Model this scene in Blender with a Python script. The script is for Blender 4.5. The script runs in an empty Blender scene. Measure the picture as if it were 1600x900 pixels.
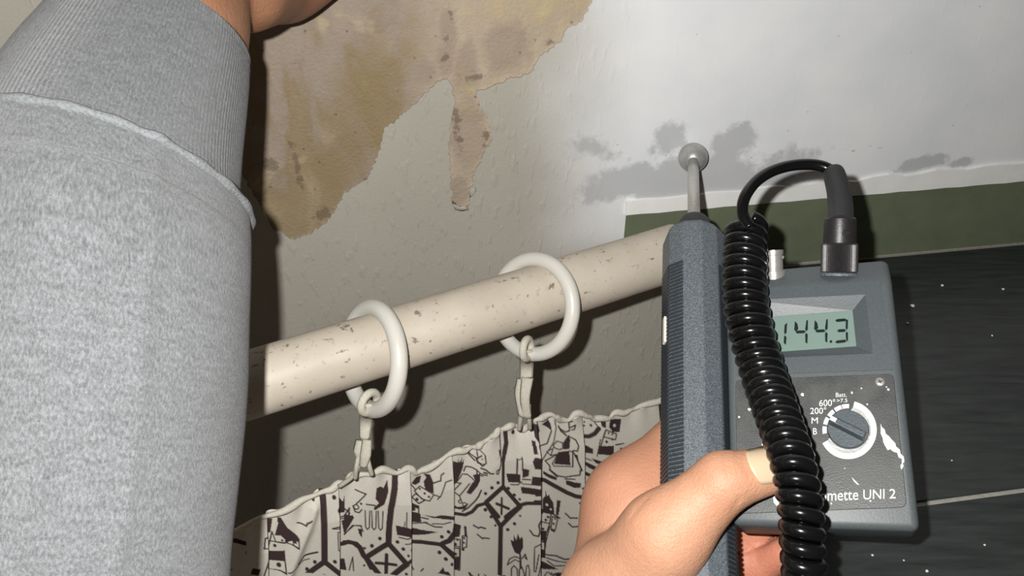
import bpy, bmesh, math, random
import numpy as np
from mathutils import Vector, Matrix
from mathutils.geometry import delaunay_2d_cdt
random.seed(7); np.random.seed(7)
S = bpy.context.scene
COL = S.collection

# ------------------------------------------------------------------ camera
F = 1256.0                       # focal length in pixels of a 1600 px wide frame
PITCH = math.radians(35)
CP, SP = math.cos(PITCH), math.sin(PITCH)
RIGHT = np.array([1., 0, 0]); FWD = np.array([0, CP, -SP]); UP = np.array([0, SP, CP])
WYAW = math.radians(9); TW = math.tan(WYAW); WH = 0.53     # wall: y = WH + x*TW

def wall_d(px, py, off=0.0):     # depth of the wall plane (minus an offset) along a ray
    a, b = (px-800)/F, (450-py)/F
    return (WH - off/math.cos(WYAW))/(CP + b*SP - a*TW)
ZC = -wall_d(1385, 397)*((450-397)/F*CP - SP)              # camera height over the tiled floor
CAM = np.array([0, 0, ZC])
def P(px, py, d):
    return CAM + d*FWD + d*(px-800)/F*RIGHT + d*(450-py)/F*UP
def floor_p(px, py):
    d = ZC/(SP - (450-py)/F*CP); return P(px, py, d)
def proj(p):
    q = np.asarray(p) - CAM; z = q@FWD
    return 800 + F*(q@RIGHT)/z, 450 - F*(q@UP)/z, z

cam = bpy.data.cameras.new('camera'); co = bpy.data.objects.new('camera', cam); COL.objects.link(co)
co.location = CAM; co.rotation_euler = (math.pi/2 - PITCH, 0, 0)
cam.sensor_width = 36; cam.lens = F/1600*36; cam.clip_start = 0.01
S.camera = co

# ------------------------------------------------------------------ light
w = bpy.data.worlds.new('world'); S.world = w; w.use_nodes = True
w.node_tree.nodes['Background'].inputs[0].default_value = (1.0, .88, .74, 1)
w.node_tree.nodes['Background'].inputs[1].default_value = 0.055
fl = bpy.data.lights.new('phone_flash', 'POINT'); fl.energy = 12.6; fl.shadow_soft_size = 0.004
fl.color = (1.0, .98, .95)
fo = bpy.data.objects.new('phone_flash', fl); COL.objects.link(fo)
fo.location = CAM - .026*RIGHT + .019*UP + .0*FWD
S.view_settings.view_transform = 'Standard'; S.view_settings.look = 'None'
S.view_settings.exposure = 0.0; S.view_settings.gamma = 1.0
S.view_settings.use_curve_mapping = False

# ------------------------------------------------------------------ node helpers
class NT:
    def __init__(s, name):
        s.m = bpy.data.materials.new(name); s.m.use_nodes = True; s.t = s.m.node_tree
        s.b = s.t.nodes['Principled BSDF']; s.L = s.t.links
    def n(s, typ, ins=None, **kw):
        x = s.t.nodes.new(typ)
        for k, v in kw.items(): setattr(x, k, v)
        for k, v in (ins or {}).items(): s.set(x, k, v)
        return x
    def set(s, x, k, v):
        if isinstance(v, bpy.types.NodeSocket): s.L.new(v, x.inputs[k])
        else: x.inputs[k].default_value = v
    def math(s, op, a, b=0.0, c=0.0, clamp=False):
        return s.n('ShaderNodeMath', {0: a, 1: b, 2: c}, operation=op, use_clamp=clamp).outputs[0]
    def coord(s, which='Object'): return s.n('ShaderNodeTexCoord').outputs[which]
    def map(s, v, scale=(1, 1, 1), loc=(0, 0, 0), rot=(0, 0, 0)):
        return s.n('ShaderNodeMapping', {'Vector': v, 'Scale': scale, 'Location': loc, 'Rotation': rot}).outputs[0]
    def noise(s, v, scale, detail=4.0, rough=.55, dist=0.0):
        return s.n('ShaderNodeTexNoise', {'Vector': v, 'Scale': scale, 'Detail': detail, 'Roughness': rough, 'Distortion': dist}).outputs[0]
    def mr(s, v, a, b, c=0.0, d=1.0, smooth=False):
        return s.n('ShaderNodeMapRange', {0: v, 1: a, 2: b, 3: c, 4: d}, interpolation_type='SMOOTHSTEP' if smooth else 'LINEAR').outputs[0]
    def mix(s, f, a, b):
        x = s.n('ShaderNodeMix', data_type='RGBA'); s.set(x, 0, f)
        s.set(x, 6, a if not isinstance(a, tuple) else (*a, 1)[:4]); s.set(x, 7, b if not isinstance(b, tuple) else (*b, 1)[:4])
        return x.outputs[2]
    def ramp(s, v, stops):
        x = s.n('ShaderNodeValToRGB', {0: v}); e = x.color_ramp.elements
        while len(e) < len(stops): e.new(.5)
        for i, (p, c) in enumerate(stops): e[i].position = p; e[i].color = (*c, 1)
        return x.outputs[0]
    def attr(s, name): return s.n('ShaderNodeAttribute', attribute_name=name)
    def sep(s, v): return s.n('ShaderNodeSeparateXYZ', {0: v}).outputs
    def bump(s, h, strength=.3, dist=.001, normal=None):
        i = {'Height': h, 'Strength': strength, 'Distance': dist}
        if normal is not None: i['Normal'] = normal
        return s.n('ShaderNodeBump', i).outputs[0]
    def out(s, color=None, rough=None, bump=None, metal=None, spec=None, **kw):
        if color is not None: s.set(s.b, 'Base Color', (*color, 1) if isinstance(color, tuple) else color)
        if rough is not None: s.set(s.b, 'Roughness', rough)
        if bump is not None: s.set(s.b, 'Normal', bump)
        if metal is not None: s.set(s.b, 'Metallic', metal)
        if spec is not None: s.set(s.b, 'Specular IOR Level', spec)
        for k, v in kw.items(): s.set(s.b, k, v)
        return s.m
    def ell(s, xyz, cx, cy, rx, ry, rot=0.0):      # 1 at the centre, 0 on the rim, negative outside
        dx = s.math('SUBTRACT', xyz[0], cx); dy = s.math('SUBTRACT', xyz[1], cy)
        if rot:
            c, q = math.cos(rot), math.sin(rot)
            dx, dy = s.math('ADD', s.math('MULTIPLY', dx, c), s.math('MULTIPLY', dy, q)), s.math('SUBTRACT', s.math('MULTIPLY', dy, c), s.math('MULTIPLY', dx, q))
        a = s.math('POWER', s.math('ABSOLUTE', s.math('DIVIDE', dx, rx)), 2.0); b = s.math('POWER', s.math('ABSOLUTE', s.math('DIVIDE', dy, ry)), 2.0)
        return s.math('SUBTRACT', 1.0, s.math('SQRT', s.math('ADD', a, b)))
def srgb(*c):
    return tuple(((v/255)/12.92 if v/255 <= .04045 else ((v/255+.055)/1.055)**2.4) for v in c)

def simple(name, color, rough=.5, metal=0., nscale=300, namt=.15, bstr=.1, bdist=.0005, spec=.5):
    t = NT(name); v = t.coord(); n = t.noise(v, nscale, 5, .6)
    c = t.mix(t.mr(n, .3, .7), tuple(x*(1-namt) for x in color), tuple(min(1, x*(1+namt)) for x in color))
    return t.out(c, rough, t.bump(n, bstr, bdist), metal, spec)

# ------------------------------------------------------------------ mesh helpers
def link(name, me, mat=None, parent=None, mw=None, smooth=True):
    o = bpy.data.objects.new(name, me); COL.objects.link(o)
    if mat: me.materials.append(mat)
    if smooth:
        for p in me.polygons: p.use_smooth = True
    if mw is not None: o.matrix_world = mw
    if parent is not None:
        o.parent = parent; o.matrix_parent_inverse = parent.matrix_world.inverted() if mw is not None else Matrix.Identity(4)
    return o
def child(name, me, mat, parent, smooth=True, label=None):   # mesh given in the parent's local space
    o = link(name, me, mat, None, None, smooth); o.parent = parent
    if label: o['label'] = label
    return o
def mesh(verts, faces, name='m'):
    me = bpy.data.meshes.new(name); me.from_pydata([tuple(map(float, v)) for v in verts], [], [tuple(int(i) for i in f) for f in faces]); me.update(); return me
def from_bm(bm):
    bmesh.ops.recalc_face_normals(bm, faces=bm.faces)
    me = bpy.data.meshes.new('m'); bm.to_mesh(me); bm.free(); return me
def fast_mesh(V, Q):
    me = bpy.data.meshes.new('m'); V = np.asarray(V, np.float32); Q = np.asarray(Q, np.int32)
    me.vertices.add(len(V)); me.vertices.foreach_set('co', V.ravel())
    k = Q.shape[1]; me.loops.add(Q.size); me.polygons.add(len(Q))
    me.loops.foreach_set('vertex_index', Q.ravel()); me.polygons.foreach_set('loop_start', np.arange(0, Q.size, k, dtype=np.int32))
    me.update(calc_edges=True); me.validate(); return me
def tag(o, label=None, cat=None, group=None, kind=None):
    if label: o['label'] = label
    if cat: o['category'] = cat
    if group: o['group'] = group
    if kind: o['kind'] = kind
    return o
def empty(name, mw):
    o = bpy.data.objects.new(name, None); o.empty_display_size = .02; COL.objects.link(o); o.matrix_world = mw
    return o
def catmull(pts, n):
    p = np.asarray(pts, float); p = np.vstack([2*p[0]-p[1], p, 2*p[-1]-p[-2]]); out = []
    for i in range(1, len(p)-2):
        for t in np.linspace(0, 1, n, endpoint=False):
            a, b, c, d = p[i-1], p[i], p[i+1], p[i+2]
            out.append(.5*((2*b)+(c-a)*t+(2*a-5*b+4*c-d)*t*t+(3*b-a-3*c+d)*t**3))
    out.append(p[-2]); return np.array(out)
def frames(path, up0=None):
    path = np.asarray(path); T = np.gradient(path, axis=0); T /= np.linalg.norm(T, axis=1)[:, None]
    u = np.array(up0 if up0 is not None else [0, 0, 1.]); u = u - T[0]*(u@T[0])
    if np.linalg.norm(u) < 1e-6: u = np.array([1., 0, 0]) - T[0]*T[0][0]
    A = []
    for t in T:
        u = u - t*(u@t); u = u/np.linalg.norm(u); A.append(u)
    A = np.array(A); return T, A, np.cross(T, A)
def tube(path, r, sides=12, cap=True, up0=None):
    path = np.asarray(path, float); T, A, B = frames(path, up0); n = len(path)
    r = np.broadcast_to(np.asarray(r, float), (n,)); th = np.linspace(0, 2*math.pi, sides, endpoint=False)
    V = (path[:, None] + r[:, None, None]*(np.cos(th)[None, :, None]*A[:, None] + np.sin(th)[None, :, None]*B[:, None])).reshape(-1, 3)
    Q = [(i*sides+j, i*sides+(j+1) % sides, (i+1)*sides+(j+1) % sides, (i+1)*sides+j) for i in range(n-1) for j in range(sides)]
    if cap: Q += [tuple(range(sides-1, -1, -1)), tuple(range((n-1)*sides, n*sides))]
    me = mesh(V, Q); return me
def lathe(prof, seg=32, axis=None, origin=None, u=None):
    """profile [(r, h)] turned about axis; closed with caps."""
    ax = np.asarray(axis if axis is not None else (0, 0, 1), float); ax = ax/np.linalg.norm(ax); o = np.asarray(origin if origin is not None else (0, 0, 0), float)
    u = np.array(u if u is not None else (1., 0, 0)); u = u-ax*(u@ax)
    if np.linalg.norm(u) < 1e-5: u = np.array([0, 1., 0])-ax*ax[1]
    u /= np.linalg.norm(u); v = np.cross(ax, u); V = []; Q = []
    for r, h in prof:
        for k in range(seg):
            a = 2*math.pi*k/seg; V.append(o+ax*h+r*(math.cos(a)*u+math.sin(a)*v))
    for i in range(len(prof)-1):
        for k in range(seg): Q.append((i*seg+k, i*seg+(k+1) % seg, (i+1)*seg+(k+1) % seg, (i+1)*seg+k))
    Q += [tuple(range(seg-1, -1, -1)), tuple(range((len(prof)-1)*seg, len(prof)*seg))]
    return mesh(V, Q)
def prism(poly, z0, z1):
    """flat polygon (local x,y) extruded from z0 to z1."""
    bm = bmesh.new(); a = [bm.verts.new((x, y, z0)) for x, y in poly]; b = [bm.verts.new((x, y, z1)) for x, y in poly]; n = len(poly)
    for i in range(n): bm.faces.new((a[i], a[(i+1) % n], b[(i+1) % n], b[i]))
    f1 = bm.faces.new(b); f2 = bm.faces.new(a[::-1]); bmesh.ops.triangulate(bm, faces=[f1, f2])
    return from_bm(bm)
def rrect(x0, y0, x1, y1, r, k=5):
    out = []
    for cx, cy, a0 in ((x1-r, y1-r, 0), (x0+r, y1-r, 90), (x0+r, y0+r, 180), (x1-r, y0+r, 270)):
        for i in range(k+1):
            a = math.radians(a0+90*i/k); out.append((cx+r*math.cos(a), cy+r*math.sin(a)))
    return out
def bevelled(me, width, seg=3, angle=30):
    bm = bmesh.new(); bm.from_mesh(me)
    e = [x for x in bm.edges if len(x.link_faces) == 2 and x.calc_face_angle(0) > math.radians(angle)]
    bmesh.ops.bevel(bm, geom=e, offset=width, segments=seg, profile=.5, affect='EDGES', clamp_overlap=True)
    m = bpy.data.meshes.new('m'); bm.to_mesh(m); bm.free(); return m
def join(meshes):
    bm = bmesh.new()
    for m in meshes: bm.from_mesh(m)
    me = bpy.data.meshes.new('m'); bm.to_mesh(me); bm.free(); return me
def autosmooth(o, deg=40):
    me = o.data
    for p in me.polygons: p.use_smooth = True
    try: me.set_sharp_from_angle(angle=math.radians(deg))
    except Exception: pass
    return o

# signed distance modelling for skin -------------------------------------------------
def cone(p, a, b, ra, rb):
    a = np.asarray(a); b = np.asarray(b); ab = b-a; t = np.clip(((p-a)@ab)/(ab@ab+1e-12), 0, 1)
    return np.linalg.norm(p-a-t[:, None]*ab, axis=1) - (ra+(rb-ra)*t)
def smin(a, b, k):
    h = np.clip(.5+.5*(b-a)/k, 0, 1); return b*(1-h)+a*h-k*h*(1-h)
def surface_nets(fn, lo, hi, step):
    lo = np.asarray(lo); n = np.ceil((np.asarray(hi)-lo)/step).astype(int)+1
    X = [lo[i]+step*np.arange(n[i]) for i in range(3)]
    Vv = np.empty(tuple(n), np.float32)
    yy, zz = np.meshgrid(X[1], X[2], indexing='ij')
    for i, x in enumerate(X[0]):
        Vv[i] = fn(np.stack([np.full(yy.size, x), yy.ravel(), zz.ravel()], 1)).reshape(yy.shape)
    c = [n[0]-1, n[1]-1, n[2]-1]; acc = np.zeros((*c, 3), np.float32); cnt = np.zeros(tuple(c), np.float32)
    def sl(o): return tuple(slice(o[i], o[i]+c[i]) for i in range(3))
    for ax in range(3):
        o1, o2 = [i for i in range(3) if i != ax]
        for a in (0, 1):
            for b in (0, 1):
                s0 = [0, 0, 0]; s0[o1] = a; s0[o2] = b; s1 = list(s0); s1[ax] = 1
                v0 = Vv[sl(s0)]; v1 = Vv[sl(s1)]; m = (v0 < 0) != (v1 < 0)
                t = np.where(m, v0/np.where(m, v0-v1, 1), 0)
                q = np.zeros((*c, 3), np.float32); q[..., o1] = a; q[..., o2] = b; q[..., ax] = t
                acc += q*m[..., None]; cnt += m
    act = cnt > 0; idx = -np.ones(tuple(c), np.int64); idx[act] = np.arange(act.sum())
    g = np.stack(np.meshgrid(*[np.arange(k) for k in c], indexing='ij'), -1)
    V = lo+step*(g[act]+acc[act]/cnt[act][:, None]); Q = []
    for ax in range(3):
        o1, o2 = (ax+1) % 3, (ax+2) % 3
        a = np.moveaxis(Vv, (ax, o1, o2), (0, 1, 2)); I = np.moveaxis(idx, (ax, o1, o2), (0, 1, 2))
        e0 = a[:-1, 1:-1, 1:-1] < 0; e1 = a[1:, 1:-1, 1:-1] < 0; m = e0 != e1
        q = np.stack([I[:, :-1, :-1], I[:, 1:, :-1], I[:, 1:, 1:], I[:, :-1, 1:]], -1)[m]; flip = ~e0[m]
        q[flip] = q[flip][:, ::-1]; Q.append(q)
    return V, np.concatenate(Q)

# ================================================================== MATERIALS
M = {}
WU = np.array([math.cos(WYAW), math.sin(WYAW), 0]); WN = np.array([math.sin(WYAW), -math.cos(WYAW), 0]); WO = np.array([0, WH, ZC])
WMAT = Matrix(((WU[0], 0, WN[0], WO[0]), (WU[1], 0, WN[1], WO[1]), (0, 1, 0, WO[2]), (0, 0, 0, 1)))
def wuv(px, py, off=0.0):
    q = P(px, py, wall_d(px, py, off)) - WO; return float(q@WU), float(q[2])

def mat_wallpaper():
    t = NT('painted_wallpaper'); v = t.coord(); xyz = t.sep(v)
    x0, x1 = wuv(790, 250)[0], wuv(1010, 250)[0]
    wob = t.noise(v, 9, 3); u = t.math('ADD', xyz[0], t.math('MULTIPLY', t.math('SUBTRACT', wob, .5), .05))
    f = t.math('MULTIPLY', t.mr(u, x0, x1, smooth=True), t.mr(xyz[1], wuv(1000, 430)[1], wuv(1000, 345)[1], smooth=True))
    big = t.noise(v, 5, 3); beige = t.mix(t.mr(big, .35, .65), srgb(166, 162, 151), srgb(175, 171, 160))
    white = t.mix(t.mr(t.noise(v, 14, 4), .3, .7), srgb(226, 229, 232), srgb(240, 241, 242))
    base = t.mix(f, beige, white)
    # grey damp staining
    m = None
    for (px, py, rx, ry, r) in [(1042, 222, 38, 30, 0), (1052, 275, 60, 40, 0), (1150, 222, 48, 32, .5), (1122, 276, 100, 46, 0), (1222, 262, 72, 32, .25), (985, 285, 90, 32, .15), (1100, 300, 170, 22, 0),
                            (1438, 256, 52, 13, .12), (1503, 254, 24, 9, 0), (940, 235, 60, 22, -.3)]:
        cu, cv = wuv(px, py); s = wall_d(px, py)/F
        e = t.math('MULTIPLY', t.ell(xyz, cu, cv, rx*s, ry*s*1.12, r), .8 if px > 980 else .45); m = e if m is None else t.math('MAXIMUM', m, e)
    nz = t.noise(v, 30, 6, .66, .5); nz2 = t.noise(v, 140, 5, .6)
    fac = t.math('ADD', m, t.math('MULTIPLY', t.math('SUBTRACT', nz, .5), 1.7)); fac = t.math('ADD', fac, t.math('MULTIPLY', t.math('SUBTRACT', nz2, .5), .9))
    stain = t.mr(fac, .0, .32, 0, .55)
    stain = t.math('MULTIPLY', stain, t.mr(m, -.4, .1))
    base = t.mix(stain, base, srgb(158, 160, 163))
    # faint pencil-like scuffs
    m2 = None
    for (px, py, rx, ry) in [(1315, 210, 14, 7), (1368, 210, 26, 6), (1345, 231, 45, 7)]:
        cu, cv = wuv(px, py); s = wall_d(px, py)/F; e = t.ell(xyz, cu, cv, rx*s, ry*s); m2 = e if m2 is None else t.math('MAXIMUM', m2, e)
    nn = t.noise(t.map(v, (1, 2.2, 1), rot=(0, 0, .4)), 170, 3, .5)
    sc = t.math('MULTIPLY', t.mr(nn, .60, .66), t.mr(m2, 0, .25)); base = t.mix(t.math('MULTIPLY', sc, .55), base, srgb(120, 124, 128))
    # little dark specks
    vo = t.n('ShaderNodeTexVoronoi', {'Vector': v, 'Scale': 55.0}); sp = t.mr(vo.outputs[0], .035, .05, .35, 0); base = t.mix(sp, base, srgb(120, 112, 100))
    # relief of the wood-chip paper, flatter where it was skimmed
    h1 = t.noise(t.map(v, (1, .30, 1), rot=(0, 0, -.2)), 190, 2, .5); h2 = t.noise(v, 420, 2, .5)
    hh = t.math('ADD', t.mr(h1, .56, .76), t.math('MULTIPLY', h2, .30))
    st = t.math('ADD', t.math('MULTIPLY', t.math('SUBTRACT', 1.0, f), .36), .05)
    return t.out(base, .55, t.bump(hh, st, .0016), spec=.35)
M['wallpaper'] = mat_wallpaper()

def mat_plaster():
    t = NT('bare_plaster'); v = t.coord(); xyz = t.sep(v)
    a = t.noise(t.map(v, (1.5, .7, 1)), 11, 5, .6, .8); b = t.noise(v, 26, 6, .6, .5); c = t.noise(v, 420, 4, .6)
    left = t.ramp(a, [(.3, srgb(158, 144, 126)), (.45, srgb(150, 137, 124)), (.54, srgb(140, 124, 98)), (.64, srgb(146, 130, 102)), (.8, srgb(170, 156, 134))])
    right = t.ramp(a, [(.3, srgb(188, 174, 150)), (.47, srgb(174, 159, 140)), (.55, srgb(182, 165, 132)), (.7, srgb(196, 182, 156))])
    base = t.mix(t.mr(xyz[0], wuv(600, 100)[0], wuv(740, 100)[0], smooth=True), left, right)
    base = t.mix(t.mr(b, .58, .68, 0, .42), base, srgb(196, 178, 140))
    def spot(lst, col, lo, hi, amp, nsc, strength):
        nonlocal base
        m = None
        for (px, py, rx, ry, r) in lst:
            cu, cv = wuv(px, py); s = wall_d(px, py)/F; e = t.ell(xyz, cu, cv, rx*s, ry*s, r); m = e if m is None else t.math('MAXIMUM', m, e)
        q = t.math('ADD', m, t.math('MULTIPLY', t.math('SUBTRACT', t.noise(v, nsc, 5, .6), .5), amp))
        base = t.mix(t.mr(q, lo, hi, 0, strength), base, col)
    spot([(702, 50, 14, 45, 0), (697, 100, 14, 30, 0), (728, 110, 24, 42, -.25), (735, 215, 30, 75, 0), (665, 115, 22, 22, 0), (790, 75, 42, 42, .3), (720, 300, 16, 26, 0)], srgb(150, 134, 120), -.15, .35, 1.6, 60, .65)
    spot([(560, 190, 55, 95, -.25), (520, 260, 40, 50, 0), (590, 120, 30, 60, 0)], srgb(138, 120, 86), -.3, .5, 1.2, 30, .6)
    spot([(463, 260, 9, 52, .05), (505, 338, 22, 14, .5), (705, 22, 6, 14, 0), (700, 62, 9, 12, 0), (740, 122, 22, 10, 0), (695, 92, 10, 10, 0), (715, 200, 10, 45, .1), (760, 215, 9, 22, 0), (860, 68, 12, 8, 0), (420, 258, 20, 14, 0)], srgb(98, 84, 72), .25, .6, 3.2, 190, .6)
    spot([(505, 40, 10, 14, .3)], srgb(178, 166, 134), -.2, .6, 2.0, 110, .6)
    vo = t.n('ShaderNodeTexVoronoi', {'Vector': v, 'Scale': 75.0}); base = t.mix(t.mr(vo.outputs[0], .05, .09, .6, 0), base, srgb(95, 82, 70))
    hh = t.math('ADD', t.math('MULTIPLY', c, .35), t.math('ADD', b, t.math('MULTIPLY', a, .8)))
    return t.out(base, .7, t.bump(hh, .7, .003), spec=.25)
M['plaster'] = mat_plaster()
M['white_trim'] = simple('white_sealant', srgb(246, 246, 243), .45, nscale=60, namt=.04, bstr=.25, bdist=.001)
M['olive'] = simple('olive_paint', srgb(108, 116, 94), .5, nscale=40, namt=.10, bstr=.1, bdist=.0008)
def mat_tile():
    t = NT('dark_wood_look_tile'); v = t.coord(); g = t.noise(t.map(v, (1, 9, 1), rot=(0, 0, math.pi/2)), 22, 6, .6, .3); f = t.noise(v, 260, 4)
    c = t.mix(t.mr(g, .3, .7), srgb(38, 41, 41), srgb(58, 62, 61)); c = t.mix(t.mr(t.noise(v, 12, 4), .55, .8, 0, .4), c, srgb(70, 74, 72))
    return t.out(c, .42, t.bump(t.math('ADD', g, t.math('MULTIPLY', f, .3)), .18, .0006), spec=.4)
M['tile'] = mat_tile(); M['grout'] = simple('grey_grout', srgb(158, 156, 148), .8, nscale=400, bstr=.3)
M['rod'] = None
def mat_rod():
    t = NT('worn_cream_paint'); v = t.coord(); n = t.noise(t.map(v, (1, 1, .8)), 190, 4, .6, .4)
    c = t.mix(t.mr(t.noise(v, 30, 4), .3, .7), srgb(176, 167, 152), srgb(190, 181, 167))
    m = t.mr(n, .635, .68, 0, .8); c = t.mix(m, c, srgb(104, 92, 80)); n2 = t.noise(v, 260, 3); c = t.mix(t.mr(n2, .62, .70, 0, .35), c, srgb(130, 118, 104))
    return t.out(c, .5, t.bump(t.math('SUBTRACT', t.noise(v, 60, 3), m), .25, .0006), spec=.35)
M['rod'] = mat_rod()
M['ring'] = simple('white_plastic', srgb(196, 194, 186), .28, nscale=40, namt=.04, bstr=.05)
M['tape'] = simple('cream_tape', srgb(184, 180, 166), .75, nscale=700, namt=.12, bstr=.5, bdist=.0004)
M['hem'] = simple('cream_cotton_hem', srgb(202, 197, 184), .85, nscale=500, namt=.1, bstr=.7, bdist=.0008)
def mat_cloth():
    t = NT('printed_cotton'); uv = t.attr('UVMap').outputs['Vector']; pr = t.attr('print').outputs['Fac']
    n = t.noise(uv, 900, 3); c = t.mix(t.mr(n, .3, .7), srgb(208, 203, 192), srgb(224, 219, 208))
    ink = t.mix(n, srgb(58, 44, 46), srgb(74, 58, 58)); c = t.mix(pr, c, ink)
    a = t.n('ShaderNodeTexWave', {'Vector': t.map(uv, (1, 1, 1), rot=(0, 0, .8)), 'Scale': 260.0, 'Distortion': .6}).outputs[1]
    return t.out(c, .85, t.bump(t.math('ADD', t.math('MULTIPLY', a, .6), n), .35, .0004), spec=.2)
M['cloth'] = mat_cloth()
def mat_knit(name, rib):
    t = NT(name); uv = t.attr('UVMap').outputs['Vector']
    a = t.noise(t.map(uv, (1, .5, 1), rot=(0, 0, .5)), 1150, 3, .7); b = t.noise(t.map(uv, (.5, 1.3, 1)), 260, 4, .65, .6); g = t.noise(uv, 1500, 2)
    k = t.math('ADD', t.math('MULTIPLY', a, .70), t.math('MULTIPLY', b, .30))
    c = t.ramp(k, [(.36, tuple(x*.62 for x in KN)), (.5, KN), (.64, tuple(x*1.45 for x in KN))])
    h = t.math('ADD', t.math('MULTIPLY', g, .7), a)
    if rib:
        wv = t.n('ShaderNodeTexWave', {'Vector': t.map(uv, (1, .0, 1)), 'Scale': 150.0, 'Distortion': .4, 'Detail': 2.0}).outputs[1]
        h = t.math('ADD', t.math('MULTIPLY', h, .8), t.math('MULTIPLY', wv, .6)); c = t.mix(t.math('MULTIPLY', t.math('SUBTRACT', 1.0, wv), .3), c, tuple(x*.62 for x in KN))
    return t.out(c, .95, t.bump(h, .7, .0009), spec=.1, **{'Sheen Weight': .25, 'Sheen Roughness': .5})
KN = srgb(97, 99, 101)
M['seam'] = simple('grey_seam_thread', srgb(112, 115, 117), .95, nscale=900, namt=.3, bstr=.8, bdist=.0008)
M['knit'] = mat_knit('grey_sweatshirt_knit', False); M['rib'] = mat_knit('grey_ribbed_knit', True)
def mat_skin(name, c1, c2, pink):
    t = NT(name); v = t.coord(); n = t.noise(v, 45, 4); f = t.noise(v, 480, 4, .6); vo = t.n('ShaderNodeTexVoronoi', {'Vector': v, 'Scale': 900.0}).outputs[0]
    c = t.mix(t.mr(n, .35, .68), c1, c2); c = t.mix(t.math('MULTIPLY', t.attr('pink').outputs['Fac'], .75), c, pink); c = t.mix(t.mr(f, .45, .7, 0, .18), c, pink)
    return t.out(c, .52, t.bump(t.math('ADD', f, t.math('MULTIPLY', vo, .5)), .4, .0008), spec=.4, **{'Subsurface Weight': .15, 'Subsurface Radius': (.004, .0015, .0008), 'Subsurface Scale': 1.0})
M['skin_arm'] = mat_skin('tanned_skin', srgb(126, 88, 64), srgb(142, 102, 76), srgb(158, 106, 90))
M['skin_hand'] = mat_skin('light_skin', srgb(196, 146, 116), srgb(208, 158, 128), srgb(206, 128, 104))
M['nail'] = simple('fingernail', srgb(206, 184, 154), .32, nscale=80, namt=.05, bstr=.05)
M['body'] = simple('slate_grey_plastic', srgb(82, 88, 90), .45, nscale=900, namt=.12, bstr=.25, bdist=.0003)
M['bodydark'] = simple('slate_grey_bezel', srgb(77, 84, 87), .42, nscale=900, namt=.10, bstr=.2, bdist=.0003)
def mat_plate():
    t = NT('scuffed_black_faceplate'); v = t.coord(); n = t.noise(v, 60, 5, .6); f = t.noise(v, 1400, 3)
    c = t.mix(t.mr(n, .35, .7), srgb(54, 57, 57), srgb(74, 76, 74)); c = t.mix(t.mr(f, .6, .75, 0, .35), c, srgb(120, 122, 118))
    return t.out(c, t.mr(n, .3, .7, .35, .5), t.bump(f, .3, .0003), spec=.5)
M['plate'] = mat_plate()
M['lcd'] = simple('lcd_glass', srgb(118, 138, 131), .3, nscale=60, namt=.03, bstr=.0, spec=.3)
M['ink'] = simple('lcd_segment', srgb(14, 26, 28), .35, nscale=60, namt=.05, bstr=0)
M['print'] = simple('white_print', srgb(226, 228, 226), .5, nscale=600, namt=.06, bstr=.05)
M['paint'] = simple('dried_white_paint', srgb(226, 222, 212), .6, nscale=500, namt=.08, bstr=.5, bdist=.0005)
M['knob'] = simple('grey_knob_plastic', srgb(64, 74, 80), .4, nscale=1200, namt=.16, bstr=.4, bdist=.0003)
M['steel'] = simple('brushed_steel', srgb(190, 188, 184), .32, .6, 500, .12, .25, .0003)
M['ballsteel'] = simple('dull_steel_ball', srgb(176, 176, 174), .36, .45, 260, .14, .25, .0004)
M['rubber'] = simple('glossy_black_cable', srgb(13, 13, 14), .2, nscale=120, namt=.2, bstr=.06)
M['plug'] = simple('black_plug_plastic', srgb(40, 37, 39), .4, nscale=700, namt=.2, bstr=.3, bdist=.0003)
M['boot'] = simple('dark_grey_rubber_boot', srgb(42, 43, 45), .55, nscale=500, namt=.15, bstr=.2)
def mat_handle():
    t = NT('speckled_handle_plastic'); v = t.coord(); f = t.noise(v, 1300, 3, .7)
    c = t.mix(t.mr(f, .4, .66), srgb(72, 79, 85), srgb(120, 128, 134)); return t.out(c, .5, t.bump(f, .5, .0004), spec=.45)
M['handle'] = mat_handle(); M['rib_plastic'] = simple('dark_ribbed_grip', srgb(52, 58, 63), .45, nscale=900, namt=.14, bstr=.2)
M['collar'] = simple('black_collar', srgb(40, 42, 44), .5)

# ================================================================== THE SETTING
U0, U1, V0, V1 = -1.0, 1.3, -.95, .75
wall = link('wall_back', bevelled(prism([(U0, V0), (U1, V0), (U1, V1), (U0, V1)], -.12, -.0020), .0), M['plaster'], None, WMAT, False)
tag(wall, 'plaster wall, bare where the wallpaper has peeled off', None, None, 'structure')
peel = [(990, -190), (940, -60), (925.5, 0), (912, 27), (902, 38), (887, 44), (880, 58), (875.5, 67), (867, 70), (858, 78), (844.5, 87), (840, 95.5), (831, 113), (815.5, 120), (795.5, 123), (782, 131), (770, 135), (758, 141), (744.5, 142),
        (750, 166), (759, 179), (764, 193), (769, 219), (758, 232.5), (754, 247), (743, 267), (738, 279), (740.7, 289), (733, 296), (734.5, 315), (731, 326), (718.7, 328), (709, 322), (705, 313), (707.7, 306), (704, 291), (704, 257), (700, 230), (703, 213), (705, 188), (710, 154), (706.5, 135), (699, 123.7),
        (682, 129), (666.7, 144.4), (649, 162), (636, 172), (624, 181), (617, 190), (601, 198), (597.6, 219), (591.5, 239), (583, 263), (574, 280), (556, 290), (536.5, 304.7), (526.7, 324), (512, 346), (490, 362), (478, 369.5), (453, 374), (440, 363), (426.5, 361), (416.7, 341), (405, 322), (395, 302), (380, 275), (340, 210), (300, 120), (262, 40), (235, -60), (220, -190)]
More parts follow.
